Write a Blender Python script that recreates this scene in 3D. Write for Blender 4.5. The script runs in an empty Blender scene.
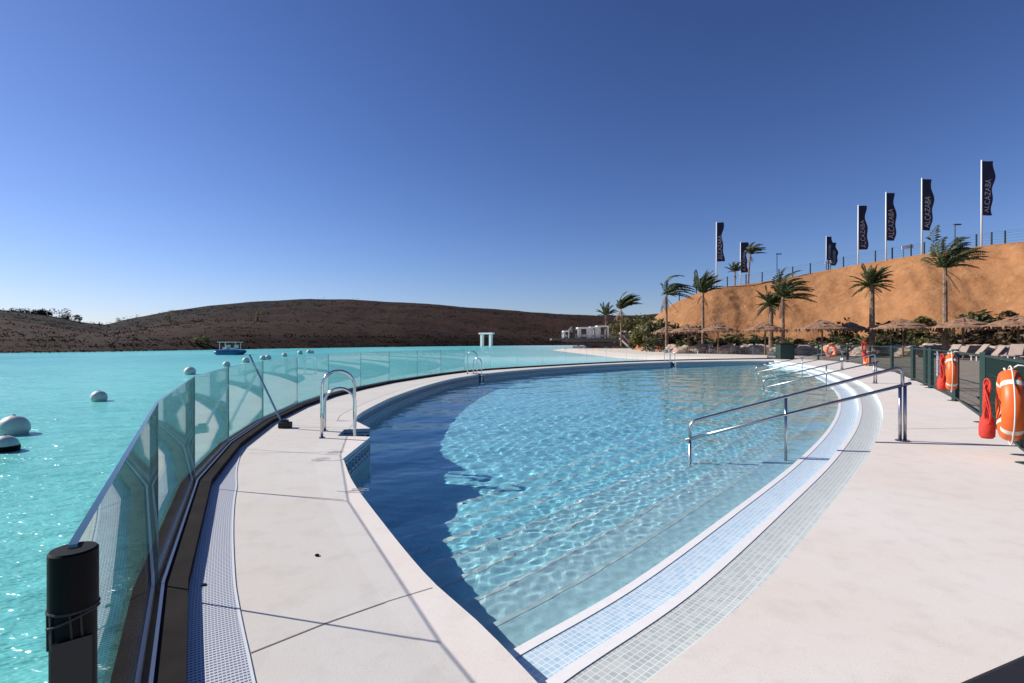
import bpy, bmesh, math, random
import numpy as np
from mathutils import Vector, noise, geometry, Matrix
random.seed(7)
rng = np.random.default_rng(7)
SC = bpy.context.scene
COL = SC.collection
R = math.radians

# ------------------------------------------------------------------ camera, sky, sun, exposure
F = 512.0            # focal length in pixels of the 1024 wide picture
EYE = 1.3
cam = bpy.data.cameras.new("camera")
cam.lens = 18.0
cam.sensor_width = 36.0
cam.clip_start = 0.05
cam.clip_end = 6000
camera = bpy.data.objects.new("camera", cam)
camera.location = (0, 0, EYE)
camera.rotation_euler = (R(90), 0, 0)
COL.objects.link(camera)
SC.camera = camera

SUN_AZ_VEC = Vector((-0.966, 0.258, 0)).normalized()   # horizontal direction towards the sun
SUN_EL = 32.5
world = bpy.data.worlds.new("World")
SC.world = world
world.use_nodes = True
wn = world.node_tree
bg = wn.nodes["Background"]
sky = wn.nodes.new("ShaderNodeTexSky")
sky.sky_type = 'NISHITA'
sky.sun_disc = False
sky.sun_elevation = R(SUN_EL)
sky.sun_rotation = math.atan2(SUN_AZ_VEC.x, SUN_AZ_VEC.y)
sky.altitude = 300
sky.air_density = 1.0
sky.dust_density = 0.25
sky.ozone_density = 3.0
SKY_TINT = (0.93, 0.915, 1.08)
t_ = wn.nodes.new("ShaderNodeMix"); t_.data_type = 'RGBA'; t_.blend_type = 'MULTIPLY'; t_.inputs[0].default_value = 1.0
wn.links.new(sky.outputs[0], t_.inputs[6]); t_.inputs[7].default_value = (*[0.085 * q for q in SKY_TINT], 1)
g_ = wn.nodes.new("ShaderNodeGamma"); g_.inputs["Gamma"].default_value = 1.40
wn.links.new(t_.outputs[2], g_.inputs["Color"])
k_ = wn.nodes.new("ShaderNodeVectorMath"); k_.operation = 'SCALE'; k_.inputs["Scale"].default_value = 1.46 / 0.1
wn.links.new(g_.outputs[0], k_.inputs[0])
q_ = wn.nodes.new("ShaderNodeVectorMath"); q_.operation = 'MULTIPLY_ADD'      # c / (1 + 0.04 c): keeps the horizon from burning out
wn.links.new(k_.outputs[0], q_.inputs[0]); q_.inputs[1].default_value = (0.050, 0.043, 0.028); q_.inputs[2].default_value = (1, 1, 1)
d_ = wn.nodes.new("ShaderNodeVectorMath"); d_.operation = 'DIVIDE'
wn.links.new(k_.outputs[0], d_.inputs[0]); wn.links.new(q_.outputs[0], d_.inputs[1])
wn.links.new(d_.outputs[0], bg.inputs["Color"])
bg.inputs["Strength"].default_value = 0.1

sun = bpy.data.lights.new("sun", 'SUN')
sun.energy = 5.0
sun.angle = R(0.5)
sun.color = (1.0, 0.95, 0.88)
sun.cycles.is_caustics_light = True
sun_o = bpy.data.objects.new("sun", sun)
to_sun = SUN_AZ_VEC * math.cos(R(SUN_EL)) + Vector((0, 0, math.sin(R(SUN_EL))))
sun_o.rotation_euler = (-to_sun).to_track_quat('-Z', 'Y').to_euler()
sun_o.location = to_sun * 60
COL.objects.link(sun_o)

SC.view_settings.view_transform = 'Standard'
SC.view_settings.look = 'None'
SC.view_settings.gamma = 1.0
SC.view_settings.exposure = 0.32
SC.render.engine = 'CYCLES'
SC.cycles.use_denoising = True
SC.cycles.caustics_refractive = True
SC.cycles.caustics_reflective = False
SC.cycles.max_bounces = 10
SC.cycles.transparent_max_bounces = 40
SC.cycles.sample_clamp_indirect = 4.0

# ------------------------------------------------------------------ helpers
def tag(o, label=None, cat=None, group=None, kind=None):
    if label: o["label"] = label
    if cat: o["category"] = cat
    if group: o["group"] = group
    if kind: o["kind"] = kind
    return o

def empty(name, loc=(0, 0, 0), rz=0.0):
    o = bpy.data.objects.new(name, None)
    o.location = loc
    o.rotation_euler = (0, 0, rz)
    o.empty_display_size = 0.2
    COL.objects.link(o)
    return o

def link_mesh(name, me, mat, parent=None):
    o = bpy.data.objects.new(name, me)
    COL.objects.link(o)
    if mat is not None:
        for m in (mat if isinstance(mat, (list, tuple)) else [mat]):
            me.materials.append(m)
    if parent is not None:
        o.parent = parent
    return o

def copy_tree(o, parent=None):
    c = o.copy()
    COL.objects.link(c)
    if parent is not None:
        c.parent = parent
        c.matrix_parent_inverse = o.matrix_parent_inverse.copy()
    for ch in list(o.children):
        copy_tree(ch, c)
    return c

class MB:
    """collects shapes into one mesh"""
    def __init__(s):
        s.v = []; s.f = []; s.uv = []; s.mi = []
    def face(s, pts, uv=None, mi=0):
        b = len(s.v)
        s.v.extend([tuple(p) for p in pts])
        s.f.append(tuple(range(b, b + len(pts))))
        s.uv.append(uv if uv else [(0, 0)] * len(pts))
        s.mi.append(mi)
    def raw(s, vs, fs, mi=0):
        b = len(s.v)
        s.v.extend([tuple(p) for p in vs])
        for f in fs:
            s.f.append(tuple(b + i for i in f))
            s.uv.append([(0, 0)] * len(f))
            s.mi.append(mi)
    def box(s, c, size, rz=0.0, mi=0, M=None):
        x, y, z = [q / 2 for q in size]
        vs = [Vector((i, j, k)) for k in (-z, z) for j in (-y, y) for i in (-x, x)]
        m = M if M is not None else Matrix.Rotation(rz, 3, 'Z')
        vs = [m @ p + Vector(c) for p in vs]
        s.raw(vs, [(0, 2, 3, 1), (4, 5, 7, 6), (0, 1, 5, 4), (2, 6, 7, 3), (0, 4, 6, 2), (1, 3, 7, 5)], mi)
    def tube(s, path, r, n=8, cap=True, mi=0, closed=False):
        P = [Vector(p) for p in path]
        N = len(P)
        rs = r if isinstance(r, (list, tuple)) else [r] * N
        T = []
        for i in range(N):
            a = P[i - 1] if (i > 0 or closed) else P[i]
            b = P[(i + 1) % N] if (i < N - 1 or closed) else P[i]
            t = (b - a)
            T.append(t.normalized() if t.length > 1e-9 else Vector((0, 0, 1)))
        up = Vector((0, 0, 1)) if abs(T[0].z) < .9 else Vector((1, 0, 0))
        u = T[0].cross(up).normalized()
        vs = []; fs = []
        for i in range(N):
            u = (u - T[i] * u.dot(T[i])).normalized()
            w = T[i].cross(u)
            for k in range(n):
                a = 2 * math.pi * k / n
                vs.append(P[i] + (u * math.cos(a) + w * math.sin(a)) * rs[i])
        for i in range(N if closed else N - 1):
            j = (i + 1) % N
            for k in range(n):
                fs.append((i * n + k, i * n + (k + 1) % n, j * n + (k + 1) % n, j * n + k))
        if cap and not closed:
            fs.append(tuple(range(n - 1, -1, -1)))
            fs.append(tuple((N - 1) * n + k for k in range(n)))
        s.raw(vs, fs, mi)
    def lathe(s, prof, c=(0, 0, 0), n=16, mi=0, M=None):
        vs = []; fs = []
        for (r, z) in prof:
            for k in range(n):
                a = 2 * math.pi * k / n
                p = Vector((r * math.cos(a), r * math.sin(a), z))
                if M is not None: p = M @ p
                vs.append(p + Vector(c))
        for i in range(len(prof) - 1):
            for k in range(n):
                fs.append((i * n + k, i * n + (k + 1) % n, (i + 1) * n + (k + 1) % n, (i + 1) * n + k))
        s.raw(vs, fs, mi)
    def build(s, name, mat, parent=None, smooth=False, bevel=0.0):
        me = bpy.data.meshes.new(name)
        me.from_pydata(s.v, [], s.f)
        me.update()
        uvl = me.uv_layers.new(name="UVMap")
        flat = [c for f in s.uv for p in f for c in p]
        uvl.data.foreach_set("uv", flat)
        if any(s.mi):
            me.polygons.foreach_set("material_index", s.mi)
        if smooth:
            me.shade_smooth()
        o = link_mesh(name, me, mat, parent)
        if bevel:
            b = o.modifiers.new("bevel", 'BEVEL')
            b.width = bevel; b.segments = 2; b.limit_method = 'ANGLE'
        return o

def spline(pts, step=0.25):
    P = [np.array(p, float) for p in pts]
    P = [2 * P[0] - P[1]] + P + [2 * P[-1] - P[-2]]
    out = []
    for i in range(1, len(P) - 2):
        p0, p1, p2, p3 = P[i - 1:i + 3]
        n = max(2, int(np.linalg.norm(p2 - p1) / step))
        for k in range(n):
            t = k / n
            out.append(0.5 * ((2 * p1) + (-p0 + p2) * t + (2 * p0 - 5 * p1 + 4 * p2 - p3) * t * t + (-p0 + 3 * p1 - 3 * p2 + p3) * t ** 3))
    out.append(P[-2])
    return np.array(out)

def resample(P, d):
    seg = np.linalg.norm(np.diff(P, axis=0), axis=1)
    s = np.concatenate([[0], np.cumsum(seg)])
    n = max(2, int(round(s[-1] / d)) + 1)
    q = np.linspace(0, s[-1], n)
    return np.stack([np.interp(q, s, P[:, i]) for i in range(P.shape[1])], 1)

def normals(P):
    t = np.gradient(P, axis=0)
    t /= np.linalg.norm(t, axis=1)[:, None]
    return np.stack([-t[:, 1], t[:, 0]], 1)       # left of the direction of travel

def arclen(P):
    return np.concatenate([[0], np.cumsum(np.linalg.norm(np.diff(P, axis=0), axis=1))])

def ribbon(mb, A, B, za, zb, s=None, w=1.0, mi=0):
    """quads between polylines A and B (A right, B left of travel: faces up)"""
    s = arclen(A) if s is None else s
    for i in range(len(A) - 1):
        mb.face([(A[i][0], A[i][1], za), (A[i + 1][0], A[i + 1][1], za), (B[i + 1][0], B[i + 1][1], zb), (B[i][0], B[i][1], zb)],
                [(s[i], 0), (s[i + 1], 0), (s[i + 1], w), (s[i], w)], mi)

def sheet(mb, outer, holes, z, mi=0):
    loops = [[Vector((p[0], p[1], 0)) for p in outer]] + [[Vector((p[0], p[1], 0)) for p in h] for h in holes]
    flat = [p for l in loops for p in l]
    for tri in geometry.tessellate_polygon(loops):
        a, b, c = [flat[i] for i in tri]
        if (b - a).cross(c - a).z < 0: b, c = c, b
        mb.face([(q.x, q.y, z) for q in (a, b, c)], [(q.x, q.y) for q in (a, b, c)])

def inside(poly, X, Y):
    r = np.zeros(X.shape, bool)
    n = len(poly)
    for i in range(n):
        x0, y0 = poly[i]; x1, y1 = poly[(i + 1) % n]
        if y0 == y1: continue
        c = ((y0 > Y) != (y1 > Y)) & (X < (x1 - x0) * (Y - y0) / (y1 - y0) + x0)
        r ^= c
    return r

def atx(px, Y):
    return (px - 512.0) / F * Y

def atz(py, Y):
    return EYE + (341.5 - py) / F * Y

# ------------------------------------------------------------------ materials
def principled(name, col, rough=0.6, metal=0.0, spec=0.5):
    m = bpy.data.materials.new(name)
    m.use_nodes = True
    b = m.node_tree.nodes["Principled BSDF"]
    b.inputs["Base Color"].default_value = (*col, 1)
    b.inputs["Roughness"].default_value = rough
    b.inputs["Metallic"].default_value = metal
    b.inputs["Specular IOR Level"].default_value = spec
    return m, m.node_tree, b

def mixrgb(nt, fac, a, b):
    n = nt.nodes.new("ShaderNodeMix"); n.data_type = 'RGBA'
    for sock, val in ((n.inputs[0], fac), (n.inputs[6], a), (n.inputs[7], b)):
        if hasattr(val, "is_linked"): nt.links.new(val, sock)
        elif isinstance(val, (int, float)): sock.default_value = val
        else: sock.default_value = (*val, 1)
    return n.outputs[2]

def nmath(nt, op, a, b=None, c=None, clamp=False):
    n = nt.nodes.new("ShaderNodeMath"); n.operation = op; n.use_clamp = clamp
    for i, val in enumerate((a, b, c)):
        if val is None: continue
        if hasattr(val, "is_linked"): nt.links.new(val, n.inputs[i])
        else: n.inputs[i].default_value = val
    return n.outputs[0]

def noise_tex(nt, coord, scale, detail=4, rough=0.55, stretch=None):
    if stretch:
        mp = nt.nodes.new("ShaderNodeMapping"); mp.inputs["Scale"].default_value = stretch
        nt.links.new(coord, mp.inputs["Vector"]); coord = mp.outputs[0]
    t = nt.nodes.new("ShaderNodeTexNoise")
    t.inputs["Scale"].default_value = scale; t.inputs["Detail"].default_value = detail; t.inputs["Roughness"].default_value = rough
    nt.links.new(coord, t.inputs["Vector"])
    return t.outputs["Fac"]

def ramp(nt, fac, stops):
    r = nt.nodes.new("ShaderNodeValToRGB")
    e = r.color_ramp.elements
    while len(e) < len(stops): e.new(0.5)
    for el, (p, c) in zip(e, stops):
        el.position = p
        el.color = (*c, 1) if isinstance(c, tuple) else (c, c, c, 1)
    nt.links.new(fac, r.inputs[0])
    return r.outputs[0]

def position(nt):
    return nt.nodes.new("ShaderNodeNewGeometry").outputs["Position"]

def objcoord(nt):
    return nt.nodes.new("ShaderNodeTexCoord").outputs["Object"]

def bump(nt, b, h, strength=0.3, dist=0.01):
    n = nt.nodes.new("ShaderNodeBump")
    n.inputs["Strength"].default_value = strength; n.inputs["Distance"].default_value = dist
    nt.links.new(h, n.inputs["Height"]); nt.links.new(n.outputs[0], b.inputs["Normal"])

def mottled(name, c1, c2, scale=3.0, rough=0.7, bs=0.3, bd=0.01, metal=0.0, world_space=False, c3=None, scale3=0.3, detail=6):
    m, nt, b = principled(name, c1, rough, metal)
    co = position(nt) if world_space else objcoord(nt)
    f = noise_tex(nt, co, scale, detail)
    col = mixrgb(nt, ramp(nt, f, [(0.3, 0.0), (0.7, 1.0)]), c1, c2)
    if c3:
        g = noise_tex(nt, co, scale3, 4)
        col = mixrgb(nt, ramp(nt, g, [(0.42, 0.0), (0.66, 1.0)]), col, c3)
    nt.links.new(col, b.inputs["Base Color"])
    if bs: bump(nt, b, f, bs, bd)
    return m

def tile_material(name, ca, cb, grout, size=0.027, rough=0.25, gw=0.10, jitter_tone=None):
    m, nt, b = principled(name, ca, rough)
    uv = nt.nodes.new("ShaderNodeUVMap"); uv.uv_map = "UVMap"
    sep = nt.nodes.new("ShaderNodeSeparateXYZ"); nt.links.new(uv.outputs[0], sep.inputs[0])
    u = nmath(nt, 'DIVIDE', sep.outputs[0], size); v = nmath(nt, 'DIVIDE', sep.outputs[1], size)
    comb = nt.nodes.new("ShaderNodeCombineXYZ")
    nt.links.new(nmath(nt, 'FLOOR', u), comb.inputs[0]); nt.links.new(nmath(nt, 'FLOOR', v), comb.inputs[1])
    wnse = nt.nodes.new("ShaderNodeTexWhiteNoise"); nt.links.new(comb.outputs[0], wnse.inputs["Vector"])
    col = mixrgb(nt, wnse.outputs["Value"], ca, cb)
    fu = nmath(nt, 'FRACT', u); fv = nmath(nt, 'FRACT', v)
    g = nmath(nt, 'MAXIMUM', nmath(nt, 'LESS_THAN', fu, gw), nmath(nt, 'LESS_THAN', fv, gw))
    col = mixrgb(nt, g, col, grout)
    if jitter_tone:
        f = noise_tex(nt, position(nt), 1.3, 4)
        col = mixrgb(nt, ramp(nt, f, [(0.4, 0.0), (0.7, 0.5)]), col, jitter_tone)
    nt.links.new(col, b.inputs["Base Color"])
    return m

def deck_material(name, base, dark, warm):
    m, nt, b = principled(name, base, 0.75, spec=0.3)
    p = position(nt)
    fine = noise_tex(nt, p, 140, 3)
    spk = ramp(nt, fine, [(0.30, 0.0), (0.42, 1.0)])
    big = noise_tex(nt, p, 0.9, 6, 0.6)
    mid = noise_tex(nt, p, 5.0, 6, 0.65)
    col = mixrgb(nt, ramp(nt, big, [(0.35, 0.0), (0.7, 1.0)]), base, warm)
    col = mixrgb(nt, nmath(nt, 'MULTIPLY', ramp(nt, mid, [(0.5, 0.0), (0.78, 1.0)]), 0.35), col, dark)
    col = mixrgb(nt, nmath(nt, 'MULTIPLY', nmath(nt, 'SUBTRACT', 1.0, spk), 0.6), col, dark)
    nt.links.new(col, b.inputs["Base Color"])
    bump(nt, b, fine, 0.25, 0.004)
    return m

M_DECK = deck_material("deck_concrete", (0.735, 0.675, 0.61), (0.46, 0.40, 0.34), (0.70, 0.615, 0.53))
M_COPING = deck_material("coping_stone", (0.755, 0.695, 0.63), (0.50, 0.44, 0.38), (0.72, 0.64, 0.56))
M_JOINT = principled("joint_filler", (0.24, 0.20, 0.17), 0.9)[0]
M_MARK = mottled("surface_scratch", (0.30, 0.28, 0.26), (0.42, 0.39, 0.37), 30, 0.9, 0)
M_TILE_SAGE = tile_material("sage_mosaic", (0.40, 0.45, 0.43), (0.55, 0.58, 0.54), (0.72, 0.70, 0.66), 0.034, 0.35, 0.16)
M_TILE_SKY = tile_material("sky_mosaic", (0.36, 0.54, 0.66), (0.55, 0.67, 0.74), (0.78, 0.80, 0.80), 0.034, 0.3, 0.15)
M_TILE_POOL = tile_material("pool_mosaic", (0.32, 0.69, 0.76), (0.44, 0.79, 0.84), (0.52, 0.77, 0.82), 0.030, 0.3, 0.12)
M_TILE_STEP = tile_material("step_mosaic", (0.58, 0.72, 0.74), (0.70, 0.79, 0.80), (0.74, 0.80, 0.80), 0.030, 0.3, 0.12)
M_TILE_STEP_TINTED = tile_material("water_tinted_step_mosaic", (0.46, 0.71, 0.75), (0.58, 0.80, 0.83), (0.64, 0.79, 0.81), 0.030, 0.3, 0.12)  # bluer tile colour paints in the light lost in deeper water
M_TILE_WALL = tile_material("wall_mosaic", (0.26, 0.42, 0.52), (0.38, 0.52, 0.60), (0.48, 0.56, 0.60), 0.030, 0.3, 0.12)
M_NOSING = mottled("nosing_tile", (0.80, 0.77, 0.74), (0.86, 0.83, 0.79), 9, 0.4, 0.1, 0.003, world_space=True)
M_KEY = principled("navy_mosaic", (0.012, 0.025, 0.07), 0.25)[0]
M_STEEL, _nt, _b = principled("polished_steel", (0.62, 0.62, 0.63), 0.14, 1.0)
M_STEEL_DULL = principled("brushed_steel", (0.42, 0.42, 0.44), 0.32, 1.0)[0]
M_KERB = mottled("charcoal_kerb", (0.020, 0.017, 0.016), (0.034, 0.029, 0.027), 4, 0.95, 0.2, 0.004, world_space=True)
M_KERB.node_tree.nodes["Principled BSDF"].inputs["Specular IOR Level"].default_value = 0.08
M_BLACK = principled("black_plastic", (0.003, 0.003, 0.004), 0.6, spec=0.12)[0]
M_RUBBER = principled("black_rubber", (0.02, 0.02, 0.022), 0.8)[0]
M_GLASS_EDGE = principled("glass_edge", (0.03, 0.07, 0.085), 0.15)[0]
M_GLASS_SIDE = principled("glass_edge_side", (0.26, 0.42, 0.42), 0.15)[0]
M_FENCE = principled("green_fence_paint", (0.012, 0.035, 0.028), 0.5)[0]
M_ORANGE = mottled("orange_buoyant_foam", (0.82, 0.15, 0.02), (0.72, 0.11, 0.015), 8, 0.45, 0.1, 0.003)
M_RED = mottled("red_rope", (0.62, 0.05, 0.025), (0.45, 0.03, 0.02), 30, 0.8, 0.4, 0.004)
M_LOUNGER = mottled("lounger_canvas", (0.36, 0.28, 0.23), (0.27, 0.20, 0.165), 2, 0.8, 0)
M_WHITE = principled("white_plastic", (0.78, 0.78, 0.76), 0.45)[0]
M_ROPE = principled("pale_rope", (0.72, 0.66, 0.58), 0.8)[0]
M_PAINT = mottled("white_wall_paint", (0.82, 0.81, 0.79), (0.76, 0.74, 0.71), 1.2, 0.7, 0)
M_DARKWOOD = mottled("dark_timber", (0.07, 0.06, 0.054), (0.12, 0.10, 0.09), 2.0, 0.8, 0.2, 0.02)
M_WOOD = mottled("weathered_wood", (0.16, 0.09, 0.055), (0.24, 0.14, 0.08), 6, 0.8, 0.2, 0.01)
M_THATCH = mottled("straw_thatch", (0.22, 0.12, 0.068), (0.35, 0.21, 0.125), 9, 0.95, 0.6, 0.05, c3=(0.20, 0.10, 0.06), scale3=2.0)
M_ROCK = mottled("pale_rock", (0.42, 0.32, 0.25), (0.58, 0.48, 0.40), 2.0, 0.9, 0.7, 0.08, c3=(0.26, 0.17, 0.12), scale3=0.8)
M_TRUNK = mottled("palm_trunk", (0.20, 0.13, 0.09), (0.34, 0.23, 0.16), 5, 0.95, 0.8, 0.06, c3=(0.11, 0.07, 0.05), scale3=3)
M_BANNER = mottled("navy_banner_cloth", (0.012, 0.012, 0.042), (0.024, 0.020, 0.060), 2, 0.7, 0.1, 0.02)
M_LETTER = principled("pale_lettering", (0.62, 0.58, 0.55), 0.7)[0]
M_BLUE_HULL = mottled("blue_hull", (0.02, 0.10, 0.26), (0.03, 0.14, 0.32), 2, 0.35, 0)
M_BUOY = mottled("buoy_plastic", (0.56, 0.57, 0.53), (0.44, 0.46, 0.42), 5, 0.5, 0.05, 0.003)

def leaf_material(name, a, b, c):
    m, nt, bs = principled(name, a, 0.55, spec=0.3)
    g = nt.nodes.new("ShaderNodeNewGeometry")
    col = ramp(nt, g.outputs["Random Per Island"], [(0.0, a), (0.5, b), (1.0, c)])
    nt.links.new(col, bs.inputs["Base Color"])
    tr = nt.nodes.new("ShaderNodeBsdfTranslucent"); nt.links.new(col, tr.inputs[0])
    mx = nt.nodes.new("ShaderNodeMixShader"); mx.inputs[0].default_value = 0.25
    out = nt.nodes["Material Output"]
    nt.links.new(bs.outputs[0], mx.inputs[1]); nt.links.new(tr.outputs[0], mx.inputs[2]); nt.links.new(mx.outputs[0], out.inputs["Surface"])
    return m
M_FROND = leaf_material("palm_frond", (0.035, 0.048, 0.016), (0.055, 0.07, 0.024), (0.085, 0.095, 0.038))
M_SHRUB = leaf_material("shrub_leaf", (0.035, 0.045, 0.018), (0.07, 0.08, 0.03), (0.12, 0.11, 0.045))
M_SHRUB_OLIVE = leaf_material("olive_leaf", (0.10, 0.10, 0.03), (0.16, 0.15, 0.05), (0.20, 0.17, 0.07))
M_DRY = leaf_material("dry_leaf", (0.07, 0.045, 0.022), (0.12, 0.08, 0.04), (0.17, 0.12, 0.06))
M_SCRUB = leaf_material("dry_scrub", (0.018, 0.014, 0.009), (0.03, 0.021, 0.013), (0.045, 0.032, 0.019))

def glass_pane_material():
    m = bpy.data.materials.new("clear_glass"); m.use_nodes = True
    nt = m.node_tree; nt.nodes.clear()
    out = nt.nodes.new("ShaderNodeOutputMaterial")
    tr = nt.nodes.new("ShaderNodeBsdfTransparent"); tr.inputs[0].default_value = (0.975, 0.992, 0.988, 1)
    gl = nt.nodes.new("ShaderNodeBsdfGlossy"); gl.inputs["Roughness"].default_value = 0.0
    fr = nt.nodes.new("ShaderNodeFresnel"); fr.inputs["IOR"].default_value = 1.52
    geo = nt.nodes.new("ShaderNodeNewGeometry")
    # back faces seen from inside keep the same fresnel as front faces
    iorn = nt.nodes.new("ShaderNodeMix"); iorn.data_type = 'FLOAT'
    nt.links.new(geo.outputs["Backfacing"], iorn.inputs[0]); iorn.inputs[2].default_value = 1.52; iorn.inputs[3].default_value = 1 / 1.52
    nt.links.new(iorn.outputs[0], fr.inputs["IOR"])
    mx = nt.nodes.new("ShaderNodeMixShader")
    nt.links.new(fr.outputs[0], mx.inputs[0]); nt.links.new(tr.outputs[0], mx.inputs[1]); nt.links.new(gl.outputs[0], mx.inputs[2])
    nt.links.new(mx.outputs[0], out.inputs["Surface"])
    return m
M_GLASS = glass_pane_material()

def pool_water_material():
    m = bpy.data.materials.new("pool_water"); m.use_nodes = True
    nt = m.node_tree; nt.nodes.clear()
    out = nt.nodes.new("ShaderNodeOutputMaterial")
    g = nt.nodes.new("ShaderNodeBsdfGlass"); g.inputs["IOR"].default_value = 1.33; g.inputs["Roughness"].default_value = 0.0
    g.inputs["Color"].default_value = (0.82, 0.98, 1.0, 1)
    nt.links.new(g.outputs[0], out.inputs["Surface"])
    return m
M_WATER = pool_water_material()

def lagoon_material():
    m, nt, b = principled("lagoon_water", (0.05, 0.36, 0.36), 0.22)
    b.inputs["IOR"].default_value = 1.33
    p = position(nt)
    sep = nt.nodes.new("ShaderNodeSeparateXYZ"); nt.links.new(p, sep.inputs[0])
    n1 = noise_tex(nt, p, 0.045, 4, 0.5, (1.0, 0.5, 1))
    n2 = noise_tex(nt, p, 0.9, 5, 0.6, (0.6, 1.3, 1))
    col = mixrgb(nt, ramp(nt, n1, [(0.35, 0.0), (0.65, 1.0)]), (0.095, 0.46, 0.44), (0.20, 0.64, 0.58))
    col = mixrgb(nt, nmath(nt, 'MULTIPLY', ramp(nt, n2, [(0.45, 0.0), (0.75, 1.0)]), 0.5), col, (0.06, 0.38, 0.37))
    # the sandy shelf: paler water towards the beach
    sh = nmath(nt, 'MULTIPLY', nmath(nt, 'SUBTRACT', sep.outputs[0], -9.0), 1 / 22.0, clamp=True)
    far = nmath(nt, 'MULTIPLY', nmath(nt, 'SUBTRACT', sep.outputs[1], 28.0), 1 / 14.0, clamp=True)
    sh = nmath(nt, 'MULTIPLY', nmath(nt, 'MULTIPLY', sh, far), 0.9)
    col = mixrgb(nt, sh, col, (0.50, 0.68, 0.66))
    nt.links.new(col, b.inputs["Base Color"])
    a = noise_tex(nt, p, 1.5, 5, 0.62, (0.55, 1.5, 1))
    c = noise_tex(nt, p, 5.5, 3, 0.5, (0.6, 1.3, 1))
    h = nmath(nt, 'ADD', a, nmath(nt, 'MULTIPLY', c, 0.22))
    b.inputs["Specular IOR Level"].default_value = 0.22
    bump(nt, b, h, 1.0, 0.16)
    return m
M_LAGOON = lagoon_material()

# ------------------------------------------------------------------ plan of the place (metres, camera at the origin looking along +Y)
WL = -0.26          # pool water level
LAG = -0.45         # lagoon level
FLOOR = -1.30
A_PTS = [(-.63, .85), (.23, 1.68), (.506, 1.95), (1.313, 2.71), (2.53, 4.07), (4.21, 6.02), (6.14, 8.48), (8.18, 11.4), (10.6, 15.3), (13.4, 20.8), (15.9, 27), (17.9, 35), (18.3, 37.2)]
A_full = resample(spline(A_PTS, 0.1), 0.2)
i0 = int(np.argmin(np.hypot(A_full[:, 0] - .23, A_full[:, 1] - 1.68)))
i1 = int(np.argmin(np.hypot(A_full[:, 0] - 17.9, A_full[:, 1] - 35)))
A_in = A_full[i0:i1 + 1]
L1 = spline([(.23, 1.68), (-.145, 2.32), (-.5, 2.85), (-1.02, 3.81), (-1.5, 4.75), (-1.87, 5.62)], 0.12)
SLOT1 = np.array([(-1.94, 7.0), (-2.40, 7.04), (-2.48, 7.56), (-2.13, 7.66)])
L2 = spline([(-2.58, 8.4), (-2.78, 9.44), (-2.80, 12.4), (-2.45, 16), (-1.87, 18.75), (-.5, 21.9), (2.3, 25.9), (5.8, 29.5), (10.3, 32.6), (14, 34.1), (17.9, 35)], 0.2)

def notch(P, near, w, d):
    """cut a ladder recess w wide and d deep into polyline P next to a point; returns polyline, slot centre and direction into the pool"""
    k = int(np.argmin(np.hypot(P[:, 0] - near[0], P[:, 1] - near[1])))
    t = P[k + 1] - P[k - 1]; t /= np.linalg.norm(t)
    n = np.array([-t[1], t[0]])              # left of travel = away from the pool
    c = P[k]
    a0, a1 = c - t * w / 2, c + t * w / 2
    keep0 = P[np.array([(q - a0) @ t < -0.02 or i < k - 6 for i, q in enumerate(P)]) & (np.arange(len(P)) < k)]
    keep1 = P[np.array([(q - a1) @ t > 0.02 or i > k + 6 for i, q in enumerate(P)]) & (np.arange(len(P)) > k)]
    slot = np.array([a0, a0 + n * d, a1 + n * d, a1])
    return np.vstack([keep0, slot, keep1]), c, -n
L2n, lad2_c, lad2_n = notch(L2, (-1.15, 20.6), 0.55, 0.42)
L2n, lad3_c, lad3_n = notch(L2n, (10.4, 32.6), 0.6, 0.42)
L_in = np.vstack([L1, SLOT1, L2n])            # left edge of the pool from the near corner to the far corner
POOL = [tuple(p) for p in L_in] + [tuple(p) for p in A_in[::-1][1:-1]]

J_PTS = [(-.67, .78), (-1.81, 2.61), (-2.83, 4.56), (-3.46, 6.25), (-3.93, 8.08), (-4.22, 10.05)]
J_CURVE = spline([(-3.93, 8.08), (-4.22, 10.05), (-4.32, 12.2), (-4.05, 14.8), (-3.5, 17.4), (-1.7, 22.4), (2.4, 27.5), (7.6, 32.6), (13.3, 36.1), (19.7, 38.5)], 0.1)
tail = resample(J_CURVE, 2.0)
J = np.vstack([np.array(J_PTS[:5]), tail[1:]])
def poly_offset(P, d):
    """mitred offset of a polyline, d > 0 to the left of travel"""
    out = []
    for i in range(len(P)):
        ts = []
        if i > 0: ts.append((P[i] - P[i - 1]) / np.linalg.norm(P[i] - P[i - 1]))
        if i < len(P) - 1: ts.append((P[i + 1] - P[i]) / np.linalg.norm(P[i + 1] - P[i]))
        ns = [np.array([-t[1], t[0]]) for t in ts]
        n = sum(ns); n /= np.linalg.norm(n)
        out.append(P[i] + n * d / max(0.3, n @ ns[0]))
    return np.array(out)
K_in = poly_offset(J, -0.135)
K_out = poly_offset(J, 0.10)

FP = [(5.6, -3.0), (5.0, 1.8), (4.80, 4.5), (5.50, 5.40), (7.55, 8.17), (9.70, 11.2), (11.7, 14.3), (13.4, 17.1), (16.4, 22.1), (19.0, 27.2), (21.3, 32.5), (21.3, 35.6), (20.0, 38.4)]
FENCE = [np.array(p) for p in FP]

# ------------------------------------------------------------------ ground, deck, pool
mb = MB()
sheet(mb, [(-3000, -3000), (3000, -3000), (3000, 3000), (-3000, 3000)], [], -4.0)
o = mb.build("ground", mottled("far_earth", (0.07, 0.05, 0.035), (0.11, 0.08, 0.055), 0.05, 0.95, 0, world_space=True))
tag(o, kind="structure")

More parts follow.
